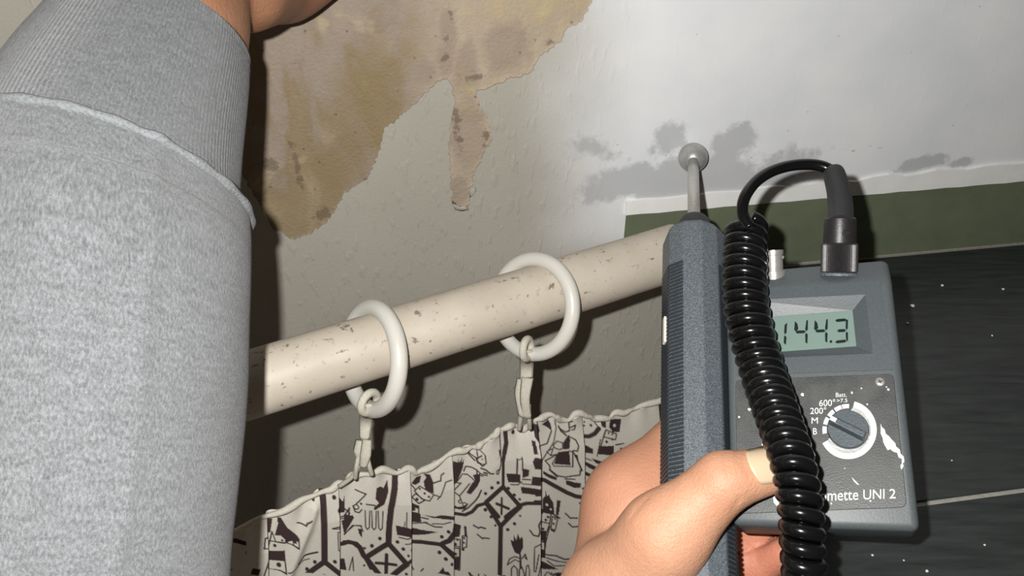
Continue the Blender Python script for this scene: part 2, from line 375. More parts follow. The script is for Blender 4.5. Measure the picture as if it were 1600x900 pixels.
def jag(poly, step, amp):
    out = []
    for i in range(len(poly)):
        a = np.array(poly[i]); b = np.array(poly[(i+1) % len(poly)]); n = max(1, int(np.linalg.norm(b-a)/step)); nr = np.array([-(b-a)[1], (b-a)[0]])/(np.linalg.norm(b-a)+1e-9)
        for k in range(n): out.append(a+(b-a)*k/n + nr*random.gauss(0, amp)*(1 if k else .4))
    return out
inner = [Vector(wuv(*p)) for p in jag(peel, 3.2, 1.1)]
outer = [Vector(p) for p in ((U0, V0), (U1, V0), (U1, V1), (U0, V1))]
ni = len(inner)
vs = inner+outer; ed = [(i, (i+1) % ni) for i in range(ni)]+[(ni+i, ni+(i+1) % 4) for i in range(4)]
cv, ce, cf, _, _, _ = delaunay_2d_cdt(vs, ed, [], 0, 1e-7)
def inside(pt, poly):
    c = False; j = len(poly)-1
    for i in range(len(poly)):
        if (poly[i].y > pt.y) != (poly[j].y > pt.y) and pt.x < (poly[j].x-poly[i].x)*(pt.y-poly[i].y)/(poly[j].y-poly[i].y)+poly[i].x: c = not c
        j = i
    return c
fv = [tuple(f) for f in cf if not inside(sum((cv[i] for i in f), Vector((0, 0)))/len(f), inner)]
bm = bmesh.new(); top = [bm.verts.new((p.x, p.y, 0)) for p in cv]
for f in fv:
    try: bm.faces.new([top[i] for i in f])
    except ValueError: pass
bmesh.ops.delete(bm, geom=[v for v in bm.verts if not v.link_faces], context='VERTS')
bmesh.ops.recalc_face_normals(bm, faces=bm.faces)
if sum(f.normal.z for f in bm.faces) < 0: bmesh.ops.reverse_faces(bm, faces=bm.faces)
be = [e for e in bm.edges if len(e.link_faces) == 1]
ex = bmesh.ops.extrude_edge_only(bm, edges=be)
for v in [g for g in ex['geom'] if isinstance(g, bmesh.types.BMVert)]: v.co.z -= .0021
wp = link('wallpaper', from_bm(bm), M['wallpaper'], None, None, False); wp.parent = wall
wp['label'] = 'painted wood-chip wallpaper, torn along a ragged edge and stained grey by damp'
# curled flakes at the tip of the torn strip
def flake(name, pts, lift, parent):
    cx = np.mean([p[0] for p in pts]); cy = np.mean([p[1] for p in pts]); V = []; n = len(pts); Fs = []
    for k, s in enumerate((1.0, .5)):
        for i, p in enumerate(pts):
            u, v = wuv(cx+(p[0]-cx)*s, cy+(p[1]-cy)*s); V.append((u, v, .0004+lift*(1-s)*1.4+.0006*math.sin(i*2.1)))
    V.append((*wuv(cx, cy), .0004+lift))
    for i in range(n): Fs += [(i, (i+1) % n, n+(i+1) % n, n+i), (n+i, n+(i+1) % n, 2*n)]
    o = child(name, mesh(V, Fs), M['wallpaper'], parent); m = o.modifiers.new('thick', 'SOLIDIFY'); m.thickness = .0003
    return o
flake('paint_flake', [(733, 301), (737, 294), (743, 292), (744, 298), (738, 304), (734, 309)], .0009, wall)
flake('paint_flake', [(707, 313), (712, 320), (722, 323), (731, 320), (732, 327), (721, 330), (711, 327), (706, 320)], .0008, wall)

# white strip and olive skirting at the foot of the wall
def strip(name, top_px, bot_px, thick, mat, label, wob=0.0, u1=U1, ub=0.0):
    # top_px / bot_px : (x0,y0,x1,y1) lines on the wall
    (ua, va), (ub_, vb) = wuv(top_px[0], top_px[1]), wuv(top_px[2], top_px[3]); (uc, vc), (ud, vd) = wuv(bot_px[0], bot_px[1]), wuv(bot_px[2], bot_px[3])
    n = 90; u0 = ua; V = []; Fc = []
    for i in range(n+1):
        u = u0+(u1-u0)*i/n; vt = va+(vb-va)*(u-ua)/(ub_-ua)+wob*(math.sin(i*1.7)+.6*math.sin(i*4.3+1)); vo = vc+(vd-vc)*(u-uc)/(ud-uc)+ub*math.sin(i*2.3)
        V += [(u, vt, -.0003), (u, vt-.0006, thick), (u, vo+.0004, thick), (u, vo, -.0003)]
        if i:
            a, b = 4*(i-1), 4*i
            for k in range(4): Fc.append((a+k, b+k, b+(k+1) % 4, a+(k+1) % 4))
    Fc += [(0, 1, 2, 3), (4*n+3, 4*n+2, 4*n+1, 4*n)]
    bm = bmesh.new(); bm.from_mesh(mesh(V, Fc)); o = link(name, from_bm(bm), mat, None, WMAT, False)
    return tag(o, label, None, None, 'structure')
strip('trim_1', (978, 313, 1600, 252), (978, 335, 1600, 282), .0022, M['white_trim'], 'white sealant strip along the foot of the wall', .0012, ub=.0003)
strip('trim_2', (978, 335, 1600, 282), (978, 434, 1600, 378), .0010, M['olive'], 'olive green skirting between the white strip and the tiles')

# dark tiled floor, a raised level right of the curtain
SX = 0.158
def wy(x): return WH + x*TW - .0012
j0 = floor_p(1456, 783); j1 = floor_p(1600, 766)
JD = float(np.mean([(WO - j)@(-WN) for j in (j0, j1)]))     # joint distance from the wall, along its normal
FN = np.array([-WN[0], -WN[1], 0.])
def fl_pt(u, dist, z=0.0):   # u along wall, dist out from the wall
    q = np.array([0, WH, 0])+WU*u+WN*dist; return (q[0], q[1], z)
su = SX/math.cos(WYAW)
def slab(u0, u1, d0, d1, z0, z1):
    c = [fl_pt(u0, d0), fl_pt(u1, d0), fl_pt(u1, d1), fl_pt(u0, d1)]
    if u0 == su: c[0], c[3] = [fl_pt((SX-.03*d-d*math.sin(WYAW))/math.cos(WYAW), d) for d in (d0, d1)]
    return prism([(p[0], p[1]) for p in c], z0, z1)
floor = link('floor', slab(su, 1.3, .001, .75, -.42, -.0012), M['grout'], None, Matrix.Identity(4), False)
tag(floor, 'raised floor of dark wood-look tiles with pale grey joints', None, None, 'structure')
JDist = float(((j0-np.array([0, WH, 0]))@WN+(j1-np.array([0, WH, 0]))@WN)/2)
g = .0017
for (a, b, c, d) in [(su, .62, .0045, JDist-g), (.623, 1.3, .0045, JDist-g), (su, .46, JDist+g, JDist+.26), (.463, 1.08, JDist+g, JDist+.26), (su, .70, JDist+.263, .75)]:
    o = child('tile', bevelled(slab(a, b, c, d, -.004, 0), .0006, 2), M['tile'], floor, False)

# ================================================================== CURTAIN ROD, RINGS
R1 = P(385, 603, .44); R2 = P(1000, 411, .525); RD = (R2-R1)/np.linalg.norm(R2-R1); RR = .0188
ra = R1-RD*.26; rb = R1+RD*(np.linalg.norm(R2-R1)+.030)
L = np.linalg.norm(rb-ra)
zax = Vector(RD); rm = zax.to_track_quat('Z', 'Y').to_matrix().to_4x4(); rm.translation = Vector(ra)
prof = [(RR*.9, 0), (RR, .0015)]+[(RR*(1+.004*math.sin(i*1.3)), .0015+(L-.003)*i/40) for i in range(1, 40)]+[(RR, L-.0015), (RR*.9, L)]
o = link('curtain_rod', lathe(prof, 48), M['rod'], None, rm); autosmooth(o)
tag(o, 'thick cream painted curtain rod with worn scratches running past the sleeve', 'curtain rod')
def torus(c, n, e1, R, r, gap=0, seg=72, sides=18):
    e2 = np.cross(n, e1); pts = [c+R*(math.cos(a)*e1+math.sin(a)*e2) for a in np.linspace(0, 2*math.pi, seg, endpoint=False)]
    V = []; Q = []
    for i, p in enumerate(pts):
        rad = (p-c)/R
        for k in range(sides):
            b = 2*math.pi*k/sides; V.append(p+r*(math.cos(b)*rad+math.sin(b)*n))
    for i in range(seg):
        for k in range(sides): Q.append((i*sides+k, ((i+1) % seg)*sides+k, ((i+1) % seg)*sides+(k+1) % sides, i*sides+(k+1) % sides))
    return mesh(V, Q)
def ring(px, py, d, R, r, yaw, lean, label):
    c = P(px, py, d); e1 = math.cos(yaw)*RIGHT-math.sin(yaw)*FWD; up = UP*math.cos(lean)+e1*math.sin(lean); e1 = e1-up*(e1@up); e1 /= np.linalg.norm(e1)
    n = np.cross(e1, up); mw = Matrix.Translation(Vector(c)); me = torus(np.zeros(3), n, e1, R-r, r)
    o = link('curtain_ring', me, M['ring'], None, mw); return tag(o, label, 'curtain ring', 'white rings on the curtain rod')
def rod_d(px):   # depth of the rod axis at a pixel column
    a = (px-800)/F; q1 = R1-CAM; A = q1@RIGHT-a*(q1@FWD); B = RD@RIGHT-a*(RD@FWD); p = R1-RD*A/B; return float((p-CAM)@FWD)
ring(581, 560, rod_d(586)-.003, .0342, .0049, math.radians(50), .05, 'white plastic curtain ring nearer the grey sleeve')
ring(833, 479, rod_d(833)-.001, .0340, .0046, math.radians(38), .10, 'white plastic curtain ring farther along the rod, below the torn wallpaper strip')

# ---- curtain surface: vertical plane through the rod
CN = np.cross(RD, np.array([0, 0, 1.])); CN /= np.linalg.norm(CN)
if CN@FWD > 0: CN = -CN                       # towards the camera
def cur_d(px, py, off=0.0):
    r = FWD+(px-800)/F*RIGHT+(450-py)/F*UP; return float(((R1+CN*off-CAM)@CN)/(r@CN))
TOP = [(60, 985), (280, 878), (385, 826), (430, 806), (470, 788), (505, 772), (528, 762), (540, 756), (552, 748), (575, 744), (600, 739), (622, 741), (640, 736), (650, 741), (665, 738), (690, 722), (709, 711), (730, 705), (745, 702), (752, 697), (768, 688), (778, 677), (787, 674), (800, 668), (812, 671), (822, 673), (838, 660), (850, 655), (866, 652), (874, 658), (886, 660), (900, 651), (918, 652), (930, 658), (950, 656), (962, 650), (980, 646), (1000, 640), (1037, 626)]
tx = np.array([p[0] for p in TOP], float); ty = np.array([p[1] for p in TOP], float)
# ---- print plus painted shadow lines of the folds, as ink coverage on the cloth
CX0, CY0, CW, CH, SC = 280, 610, 800, 300, 2
INK_FOLDS = np.zeros((CH*SC, CW*SC), np.float32)
class Z:
    def __init__(s, x, y, k): s.x, s.y, s.k = x, y, k
    def t(s, p): return ((s.x+p[0]/s.k-CX0)*SC, (s.y+p[1]/s.k-CY0)*SC)
    def win(s, pts, m):
        xs = [p[0] for p in pts]; ys = [p[1] for p in pts]
        x0, x1 = max(0, int(min(xs)-m)), min(CW*SC, int(max(xs)+m)+1); y0, y1 = max(0, int(min(ys)-m)), min(CH*SC, int(max(ys)+m)+1)
        if x1 <= x0 or y1 <= y0: return None
        yy, xx = np.mgrid[y0:y1, x0:x1]; return slice(y0, y1), slice(x0, x1), xx+.5, yy+.5
    def line(s, pts, w, close=False):
        q = [s.t(p) for p in pts]; q = q+[q[0]] if close else q; hw = max(w*1.15/s.k*SC/2, 1.0*SC*.5); W = s.win(q, hw+2)
        if W is None: return
        sy, sx, xx, yy = W; D = np.full(xx.shape, 1e9)
        for a, b in zip(q[:-1], q[1:]):
            dx, dy = b[0]-a[0], b[1]-a[1]; t = np.clip(((xx-a[0])*dx+(yy-a[1])*dy)/(dx*dx+dy*dy+1e-9), 0, 1); D = np.minimum(D, np.hypot(xx-a[0]-t*dx, yy-a[1]-t*dy))
        INK_FOLDS[sy, sx] = np.maximum(INK_FOLDS[sy, sx], np.clip(hw-D+.5, 0, 1))
    def poly(s, pts, val=1):
        q = [s.t(p) for p in pts]; W = s.win(q, 2)
        if W is None: return
        sy, sx, xx, yy = W; c = np.zeros(xx.shape, bool); j = len(q)-1
        for i in range(len(q)):
            (xi, yi), (xj, yj) = q[i], q[j]
            if yi != yj: c ^= ((yi > yy) != (yj > yy)) & (xx < (xj-xi)*(yy-yi)/(yj-yi)+xi)
            j = i
        INK_FOLDS[sy, sx] = np.where(c, val, INK_FOLDS[sy, sx])
    def dot(s, x, y, r, val=1):
        q = s.t((x, y)); R = r/s.k*SC; W = s.win([q], R+2)
        if W is None: return
        sy, sx, xx, yy = W; m = np.clip(R-np.hypot(xx-q[0], yy-q[1])+.5, 0, 1); INK_FOLDS[sy, sx] = np.maximum(INK_FOLDS[sy, sx], m) if val else INK_FOLDS[sy, sx]*(1-m)
    def dots(s, lst): [s.dot(*a) for a in lst]
    def box(s, x0, y0, x1, y1, w): s.line([(x0, y0), (x1, y0), (x1, y1), (x0, y1)], w, True)
    def circ(s, x, y, r, w): s.line([(x+r*math.cos(a), y+r*math.sin(a)) for a in np.linspace(0, 6.283, 16)], w)
z = Z(380, 720, 5)
z.line([(628, 275), (632, 780)], 42); z.line([(632, 780), (490, 900)], 36); z.line([(632, 780), (745, 852)], 36)
z.dots([(553, 318, 13), (710, 285, 16), (560, 790, 15), (500, 850, 15), (708, 765, 15), (630, 890, 15)])
z.poly([(195, 500), (240, 495), (222, 600), (185, 600)]); z.poly([(275, 470), (302, 470), (350, 540), (428, 590), (430, 622), (350, 645), (300, 605), (255, 612), (280, 520)])
z.line([(160, 670), (170, 600), (215, 580)], 9); z.line([(235, 590), (205, 715)], 10); z.line([(240, 600), (262, 660), (330, 660), (350, 640)], 8); z.box(393, 600, 432, 662, 8)
z.dots([(345, 640, 14), (407, 635, 10), (255, 690, 13), (310, 640, 9)]); z.line([(155, 665), (330, 655), (430, 668)], 7)
z.poly([(200, 740), (325, 720), (326, 800), (182, 812)]); z.poly([(168, 880), (332, 868), (338, 905), (160, 905)]); z.line([(195, 740), (148, 905)], 9); z.line([(325, 720), (338, 905)], 9); z.dot(285, 835, 18)
z.line([(430, 800), (480, 742), (580, 712)], 12); z.line([(400, 840), (470, 782), (520, 768)], 7); z.line([(350, 862), (425, 825), (440, 790)], 8); z.line([(425, 495), (488, 496), (497, 478), (532, 450)], 9); z.poly([(70, 832), (132, 828), (110, 905), (50, 905)])
z.poly([(730, 370), (762, 318), (790, 350), (803, 296), (803, 430), (760, 442)]); z.line([(690, 510), (800, 460), (840, 390)], 9); z.line([(690, 512), (730, 505), (790, 480)], 7); z.line([(730, 530), (735, 672), (755, 672), (770, 560), (760, 530)], 7, True)
z.line([(840, 390), (830, 460), (790, 480)], 8); z.poly([(780, 500), (862, 440), (872, 462), (800, 602)]); z.line([(800, 600), (870, 522), (920, 515), (940, 560)], 8)
z.line([(780, 680), (830, 655), (890, 660), (925, 692), (945, 740), (1000, 840)], 28); z.poly([(752, 800), (800, 790), (822, 905), (742, 905)]); z.line([(830, 900), (862, 770)], 8); z.line([(862, 770), (870, 900)], 8)
z = Z(540, 720, 5)
z.line([(400, 95), (385, 220), (352, 360), (338, 500), (332, 640)], 40)
for a, b in (((332, 640), (160, 762)), ((332, 640), (465, 778)), ((160, 762), (275, 905)), ((465, 778), (345, 905))): z.line([a, b], 36)
z.line([(465, 778), (508, 735)], 22); z.line([(238, 800), (388, 800)], 20); z.line([(318, 730), (315, 878)], 24)
z.dots([(268, 607, 14), (207, 668, 15), (152, 690, 10), (398, 618, 14), (440, 665, 14), (477, 710, 10), (148, 825, 9), (462, 855, 11)])
z.line([(0, 662), (60, 657), (110, 690), (138, 750), (160, 770)], 25); z.line([(0, 605), (60, 522), (130, 517)], 8); z.poly([(100, 540), (132, 545), (132, 612), (110, 582)])
z.line([(85, 250), (165, 270), (110, 330), (90, 350)], 9); z.circ(88, 375, 18, 8); z.dot(125, 345, 9); z.line([(65, 370), (80, 412), (110, 416), (130, 390)], 9); z.line([(0, 400), (40, 430), (20, 490)], 10); z.poly([(0, 442), (62, 450), (30, 490), (0, 500)])
z.poly([(245, 220), (275, 208), (300, 222), (335, 165), (337, 250), (302, 340), (230, 388), (218, 375), (260, 330), (235, 300)]); z.line([(165, 345), (230, 350), (235, 380)], 9)
for x in (155, 205, 255): z.line([(x, 395), (x+4, 525), (x+18, 542), (x+32, 525), (x+36, 395)], 8)
z.poly([(385, 490), (512, 495), (512, 562), (395, 562)]); z.line([(465, 375), (463, 490)], 7); z.line([(452, 450), (446, 495)], 6); z.line([(410, 580), (470, 582), (508, 560)], 8); z.line([(455, 625), (490, 615), (508, 590)], 7)
z.line([(510, 100), (506, 800)], 4)  # not a motif: shadow gap at a fold edge, painted in ink
z.poly([(525, 200), (560, 150), (602, 138), (590, 192), (560, 212)]); z.poly([(618, 118), (672, 130), (692, 180), (692, 262), (630, 242), (620, 182), (642, 150)]); z.line([(550, 260), (590, 220), (692, 270), (660, 322), (600, 312)], 8, True)
z.dots([(590, 240, 8), (625, 270, 9), (655, 290, 9), (568, 322, 12), (543, 403, 14)]); z.line([(530, 310), (560, 280), (622, 322), (580, 352)], 9, True); z.line([(520, 205), (560, 252)], 8); z.line([(690, 190), (745, 160), (750, 120), (770, 98)], 8); z.line([(740, 280), (780, 160), (822, 135)], 7); z.line([(690, 270), (735, 280), (720, 302)], 8)
z.poly([(512, 350), (582, 370), (582, 392), (515, 392)]); z.box(514, 372, 580, 430, 9); z.poly([(510, 430), (592, 430), (598, 492), (514, 512)])
z.poly([(598, 432), (700, 440), (740, 424), (842, 408), (842, 432), (760, 447), (690, 452)]); z.line([(600, 457), (650, 462)], 9); z.line([(620, 490), (700, 520), (752, 515)], 9); z.line([(680, 497), (760, 490), (812, 460)], 7); z.line([(515, 522), (580, 502), (640, 490)], 8); z.poly([(508, 548), (610, 553), (725, 558), (640, 582), (508, 612)])
z.line([(508, 662), (600, 647), (742, 652), (802, 610), (842, 540)], 27); z.line([(742, 652), (848, 715)], 30); z.dots([(797, 540, 14), (750, 590, 14), (838, 475, 9), (733, 715, 15), (778, 757, 15), (820, 790, 10)])
z.poly([(700, 890), (730, 872), (760, 825), (776, 870), (812, 868), (806, 905), (700, 905)]); z.line([(520, 840), (540, 870), (546, 905)], 9); z.line([(585, 890), (612, 855)], 9)
z = Z(690, 660, 6.25)
z.line([(118, 330), (128, 900)], 5)  # painted shadow line where one fold overlaps the next
z.poly([(132, 410), (178, 420), (175, 378), (192, 420), (218, 378), (216, 420), (238, 388), (226, 460), (200, 530), (150, 642), (130, 640)])
z.line([(265, 295), (285, 345), (335, 390)], 12); z.line([(265, 300), (300, 340), (350, 365)], 10); z.line([(356, 280), (365, 370)], 9); z.line([(380, 285), (430, 330)], 8); z.line([(430, 330), (435, 400), (400, 430), (365, 400), (350, 370), (400, 340)], 11); z.dots([(402, 368, 7), (410, 415, 9)]); z.line([(350, 372), (360, 402), (390, 412)], 14)
z.line([(230, 500), (250, 455), (300, 455), (345, 470), (380, 500), (440, 510)], 11); z.line([(385, 450), (430, 460), (470, 490), (500, 490)], 13); z.line([(410, 485), (440, 490)], 14); z.line([(345, 470), (350, 510), (400, 520)], 10)
z.line([(215, 530), (260, 525), (300, 550), (330, 580)], 10); z.poly([(310, 522), (372, 500), (376, 560), (352, 622), (290, 712), (250, 702), (300, 602), (330, 572)]); z.line([(210, 540), (160, 620), (190, 620)], 10); z.line([(140, 700), (205, 615)], 10); z.line([(150, 720), (190, 745), (202, 782)], 11); z.line([(280, 610), (190, 745)], 10)
z.poly([(130, 838), (170, 855), (222, 840), (272, 798), (242, 862), (190, 878), (130, 872)]); z.circ(195, 800, 15, 9); z.circ(235, 820, 18, 9); z.line([(385, 660), (360, 722), (330, 770), (262, 850), (215, 890)], 13)
z.line([(570, 120), (575, 250), (570, 400), (545, 492), (530, 492), (530, 462), (562, 440)], 10); z.poly([(555, 258), (577, 270), (572, 300), (540, 352), (560, 310)])
z.line([(625, 80), (632, 200), (608, 290)], 36); z.line([(608, 290), (592, 360)], 30); z.line([(592, 360), (590, 615)], 24)
for a, b in (((590, 612), (430, 772)), ((590, 612), (742, 782)), ((430, 772), (545, 905)), ((742, 782), (615, 905))): z.line([a, b], 36)
z.line([(530, 780), (640, 820)], 24); z.line([(578, 722), (575, 880)], 17)
z.dots([(543, 575, 16), (485, 628, 17), (425, 688, 16), (638, 622, 16), (692, 680, 16), (740, 715, 12), (706, 107, 19), (424, 846, 18), (745, 875, 10)])
z.poly([(618, 480), (742, 470), (748, 552), (638, 562)]); z.line([(720, 330), (715, 470)], 13); z.line([(765, 310), (765, 430)], 9); z.line([(720, 340), (765, 320)], 7); z.poly([(765, 410), (822, 410), (816, 472), (765, 502)]); z.line([(660, 582), (720, 577), (760, 540)], 10); z.line([(765, 515), (832, 505)], 11); z.poly([(748, 590), (935, 578), (935, 640), (760, 652)]); z.line([(765, 560), (922, 540)], 9)
z.poly([(870, 290), (952, 290), (925, 382), (870, 392), (850, 330)]); z.poly([(848, 470), (927, 460), (922, 542), (838, 552)]); z.poly([(870, 40), (952, 10), (978, 110), (942, 222), (914, 202), (932, 120), (880, 62)]); z.poly([(860, 150), (892, 150), (902, 252), (870, 262)]); z.line([(925, 380), (925, 470)], 8)
z.line([(937, 588), (1000, 585)], 30); z.line([(742, 772), (802, 742), (937, 710)], 30); z.line([(940, 300), (936, 900)], 5)  # last stroke paints the shadow gap along a fold edge
z = Z(690, 756, 6.25)
z.line([(0, 330), (112, 310)], 18); z.line([(130, 325), (240, 320), (302, 280), (352, 212), (432, 182)], 28); z.line([(430, 180), (562, 392)], 35); z.line([(742, 190), (572, 392)], 37); z.line([(568, 390), (560, 905)], 38)
z.dots([(424, 246, 17), (478, 312, 16), (517, 393, 12), (695, 360, 16), (633, 425, 16), (745, 275, 10), (60, 450, 15), (37, 723, 16), (90, 750, 10)])
z.line([(315, 410), (360, 432), (380, 420), (425, 430)], 13); z.line([(350, 495), (400, 532), (410, 522), (460, 525)], 12)
z.poly([(658, 520), (688, 532), (688, 470), (710, 520), (725, 448), (742, 500), (766, 468), (772, 580), (742, 652), (700, 642), (670, 572)]); z.line([(745, 650), (750, 785)], 15); z.line([(630, 770), (650, 710), (700, 680), (740, 690)], 10); z.line([(630, 770), (700, 710), (735, 722)], 9); z.line([(760, 690), (790, 640), (805, 690), (785, 672)], 10)
z.line([(665, 905), (668, 800), (690, 770), (720, 800), (725, 905)], 10); z.line([(735, 905), (740, 800), (760, 770), (780, 830), (785, 905)], 10); z.line([(790, 905), (800, 760), (815, 740), (826, 780), (826, 905)], 9)
z.line([(830, 400), (860, 440), (900, 440), (915, 400), (905, 330), (930, 270)], 13); z.line([(930, 505), (870, 555), (865, 790), (880, 792), (905, 620)], 9); z.line([(890, 905), (922, 720)], 9)
z.poly([(140, 420), (202, 430), (190, 542), (140, 560)]); z.line([(215, 530), (256, 530), (252, 632), (215, 652)], 10, True); z.dots([(230, 550, 10), (228, 595, 9), (220, 662, 14), (152, 622, 14), (170, 580, 9), (152, 718, 15), (155, 888, 12)]); z.line([(240, 440), (245, 522)], 20); z.box(135, 570, 196, 642, 10); z.box(130, 660, 190, 746, 11); z.poly([(108, 760), (192, 750), (192, 862), (108, 872)]); z.box(122, 872, 190, 910, 10); z.line([(196, 650), (190, 905)], 10)
z.line([(0, 575), (60, 532), (108, 440), (115, 380)], 30); z.line([(0, 592), (108, 682)], 42); z.poly([(0, 810), (20, 850), (60, 838), (72, 870), (40, 905), (0, 905)]); z.line([(940, 0), (936, 905)], 6)  # last stroke carries the painted fold shadow further down
z = Z(830, 640, 6.25)
z.poly([(120, 170), (190, 130), (212, 170), (218, 232), (180, 202)]); z.line([(215, 230), (170, 350), (90, 390)], 11); z.line([(250, 130), (260, 202), (230, 330), (150, 470), (90, 590)], 9); z.poly([(10, 130), (82, 150), (60, 232), (92, 282), (60, 302), (20, 242)])
z.line([(280, 180), (300, 222), (350, 262)], 13); z.line([(290, 200), (340, 232), (380, 212), (375, 130), (402, 118)], 11); z.line([(390, 180), (432, 150), (422, 192), (400, 202)], 11); z.line([(225, 360), (260, 320), (310, 330), (312, 382), (280, 397), (230, 382)], 10, True); z.line([(380, 270), (430, 290), (452, 340), (440, 392), (408, 392)], 11); z.poly([(318, 330), (372, 248), (382, 300), (372, 382), (318, 392)])
z.line([(220, 390), (165, 430), (200, 462), (220, 400)], 9); z.line([(200, 462), (290, 432)], 9); z.poly([(270, 420), (370, 400), (382, 542), (228, 542)]); z.line([(370, 400), (400, 410), (402, 552), (230, 562), (213, 540), (270, 430)], 9); z.line([(250, 450), (150, 520), (190, 562), (195, 602), (260, 652), (340, 662), (460, 622), (472, 562), (430, 450), (400, 400)], 11); z.line([(430, 450), (482, 572), (460, 582)], 10); z.poly([(405, 420), (442, 430), (452, 482), (420, 452)])
z.poly([(130, 620), (170, 640), (252, 668), (252, 698), (190, 684), (132, 652)]); z.poly([(340, 690), (420, 702), (472, 698), (467, 742), (420, 757), (342, 732)]); z.line([(330, 680), (420, 672)], 10); z.line([(190, 602), (260, 662)], 15)
z.line([(65, 700), (150, 712), (250, 762), (350, 812), (430, 836), (505, 830)], 36); z.poly([(0, 410), (72, 400), (60, 482), (0, 502)]); z.poly([(0, 600), (52, 600), (46, 652), (0, 642)]); z.poly([(0, 710), (62, 708), (40, 772), (0, 782)]); z.line([(0, 835), (62, 820)], 28)
z.line([(520, 180), (516, 840)], 6); z.dots([(550, 160, 9), (610, 187, 13), (545, 195, 10), (880, 385, 13), (765, 488, 15), (765, 240, 9), (800, 252, 9), (800, 300, 11), (745, 325, 13), (490, 745, 12)]); z.line([(522, 297), (590, 292), (642, 260), (680, 210)], 34); z.line([(590, 90), (640, 150), (680, 202)], 9)  # first stroke is fold-edge shade painted in ink, the rest is print
z.poly([(700, 140), (742, 130), (742, 192), (708, 192)]); z.poly([(780, 108), (895, 108), (872, 232), (808, 232), (770, 182)]); z.dot(825, 170, 15, 0); z.line([(740, 210), (720, 280), (830, 302), (842, 250)], 10, True); z.line([(690, 380), (732, 230)], 10); z.poly([(680, 370), (807, 360), (807, 452), (668, 452)]); z.line([(690, 310), (658, 472)], 9); z.line([(807, 360), (802, 492)], 9)
z.poly([(522, 390), (560, 380), (622, 410), (622, 452), (526, 452)]); z.poly([(526, 530), (610, 560), (700, 602), (782, 590), (700, 642), (600, 602), (526, 562)]); z.poly([(608, 500), (742, 530), (742, 552), (650, 547)]); z.line([(530, 500), (612, 522)], 9); z.line([(518, 640), (600, 672), (700, 692), (772, 660), (812, 602)], 29); z.line([(830, 350), (902, 330)], 11)
for a, b in (((820, 580), (950, 400)), ((820, 580), (950, 690)), ((950, 400), (1090, 580)), ((950, 690), (1090, 580))): z.line([a, b], 34)
z.line([(880, 530), (1010, 530)], 26); z.line([(950, 460), (955, 600)], 26); z.line([(950, 690), (948, 1300)], 38)
z = Z(830, 756, 6.25)
z.line([(60, 0), (52, 905)], 7)  # shade of the overlapping fold, painted as a dark line
z.poly([(128, 172), (150, 140), (155, 88), (166, 140), (186, 118), (192, 150), (222, 192), (232, 292), (128, 292)]); z.dot(165, 222, 13, 0); z.dot(200, 262, 10, 0); z.line([(70, 180), (112, 192)], 9); z.poly([(58, 260), (232, 280), (232, 312), (58, 302)]); z.line([(75, 310), (75, 392), (190, 402), (202, 310)], 11)
z.dots([(120, 310, 11), (175, 340, 13), (155, 372, 13), (240, 352, 10), (225, 400, 11), (100, 430, 14), (130, 465, 13), (103, 633, 17), (405, 775, 14), (345, 835, 15), (275, 885, 13), (468, 170, 14)])
z.line([(215, 330), (266, 340), (240, 462), (200, 452)], 10, True); z.poly([(258, 170), (292, 170), (272, 312), (245, 312)]); z.line([(228, 310), (282, 342)], 14); z.line([(205, 462), (232, 476)], 14); z.line([(75, 396), (75, 490), (165, 486), (190, 402)], 10); z.poly([(62, 490), (168, 480), (152, 582), (62, 582)]); z.box(70, 590, 147, 670, 11); z.poly([(62, 670), (152, 665), (152, 747), (62, 747)]); z.line([(190, 430), (152, 602), (142, 742)], 10)
z.line([(335, 290), (380, 332), (440, 320)], 12); z.line([(365, 385), (400, 417), (450, 400)], 12); z.line([(160, 710), (250, 712), (330, 742), (430, 715)], 13); z.line([(160, 740), (250, 762), (360, 772)], 10); z.line([(170, 770), (230, 812), (330, 802)], 10); z.poly([(62, 760), (150, 790), (272, 842), (150, 852), (62, 852)])
z.line([(442, 758), (300, 905)], 25); z.line([(450, 740), (495, 832)], 20); z.line([(490, 300), (480, 600), (445, 760)], 7)
z.circ(605, 120, 60, 10); z.line([(550, 142), (660, 142)], 13); z.dots([(590, 132, 6), (625, 132, 6), (873, 517, 14), (823, 556, 14), (768, 595, 14), (765, 735, 14), (812, 795, 14), (862, 868, 14)]); z.line([(680, 135), (722, 118)], 10); z.poly([(513, 190), (570, 222), (642, 200), (652, 242), (600, 282), (513, 292)]); z.poly([(508, 320), (622, 290), (642, 382), (508, 422)]); z.line([(508, 442), (652, 402), (642, 292)], 10); z.line([(513, 542), (600, 522), (692, 462), (712, 402), (680, 282)], 10); z.line([(650, 210), (702, 200), (712, 252), (680, 282)], 10); z.poly([(613, 540), (670, 520), (702, 532), (737, 528), (726, 572), (680, 587), (613, 582)])
z.poly([(768, 90), (800, 102), (800, 50), (820, 82), (830, 40), (842, 82), (862, 60), (857, 132), (830, 172), (788, 162)]); z.line([(825, 170), (825, 272)], 15); z.line([(725, 250), (770, 202), (820, 212), (872, 190), (897, 252)], 10)
for x in (745, 810, 862): z.line([(x, 420), (x, 290), (x+17, 268), (x+34, 290), (x+34, 425)], 9, True)
for a, b in (((940, 560), (790, 662)), ((940, 560), (1070, 680)), ((790, 670), (945, 890))): z.line([a, b], 35)
z.line([(515, 712), (600, 662), (700, 657), (790, 665)], 29); z.line([(870, 690), (1000, 740)], 24); z.line([(935, 640), (930, 790)], 24)
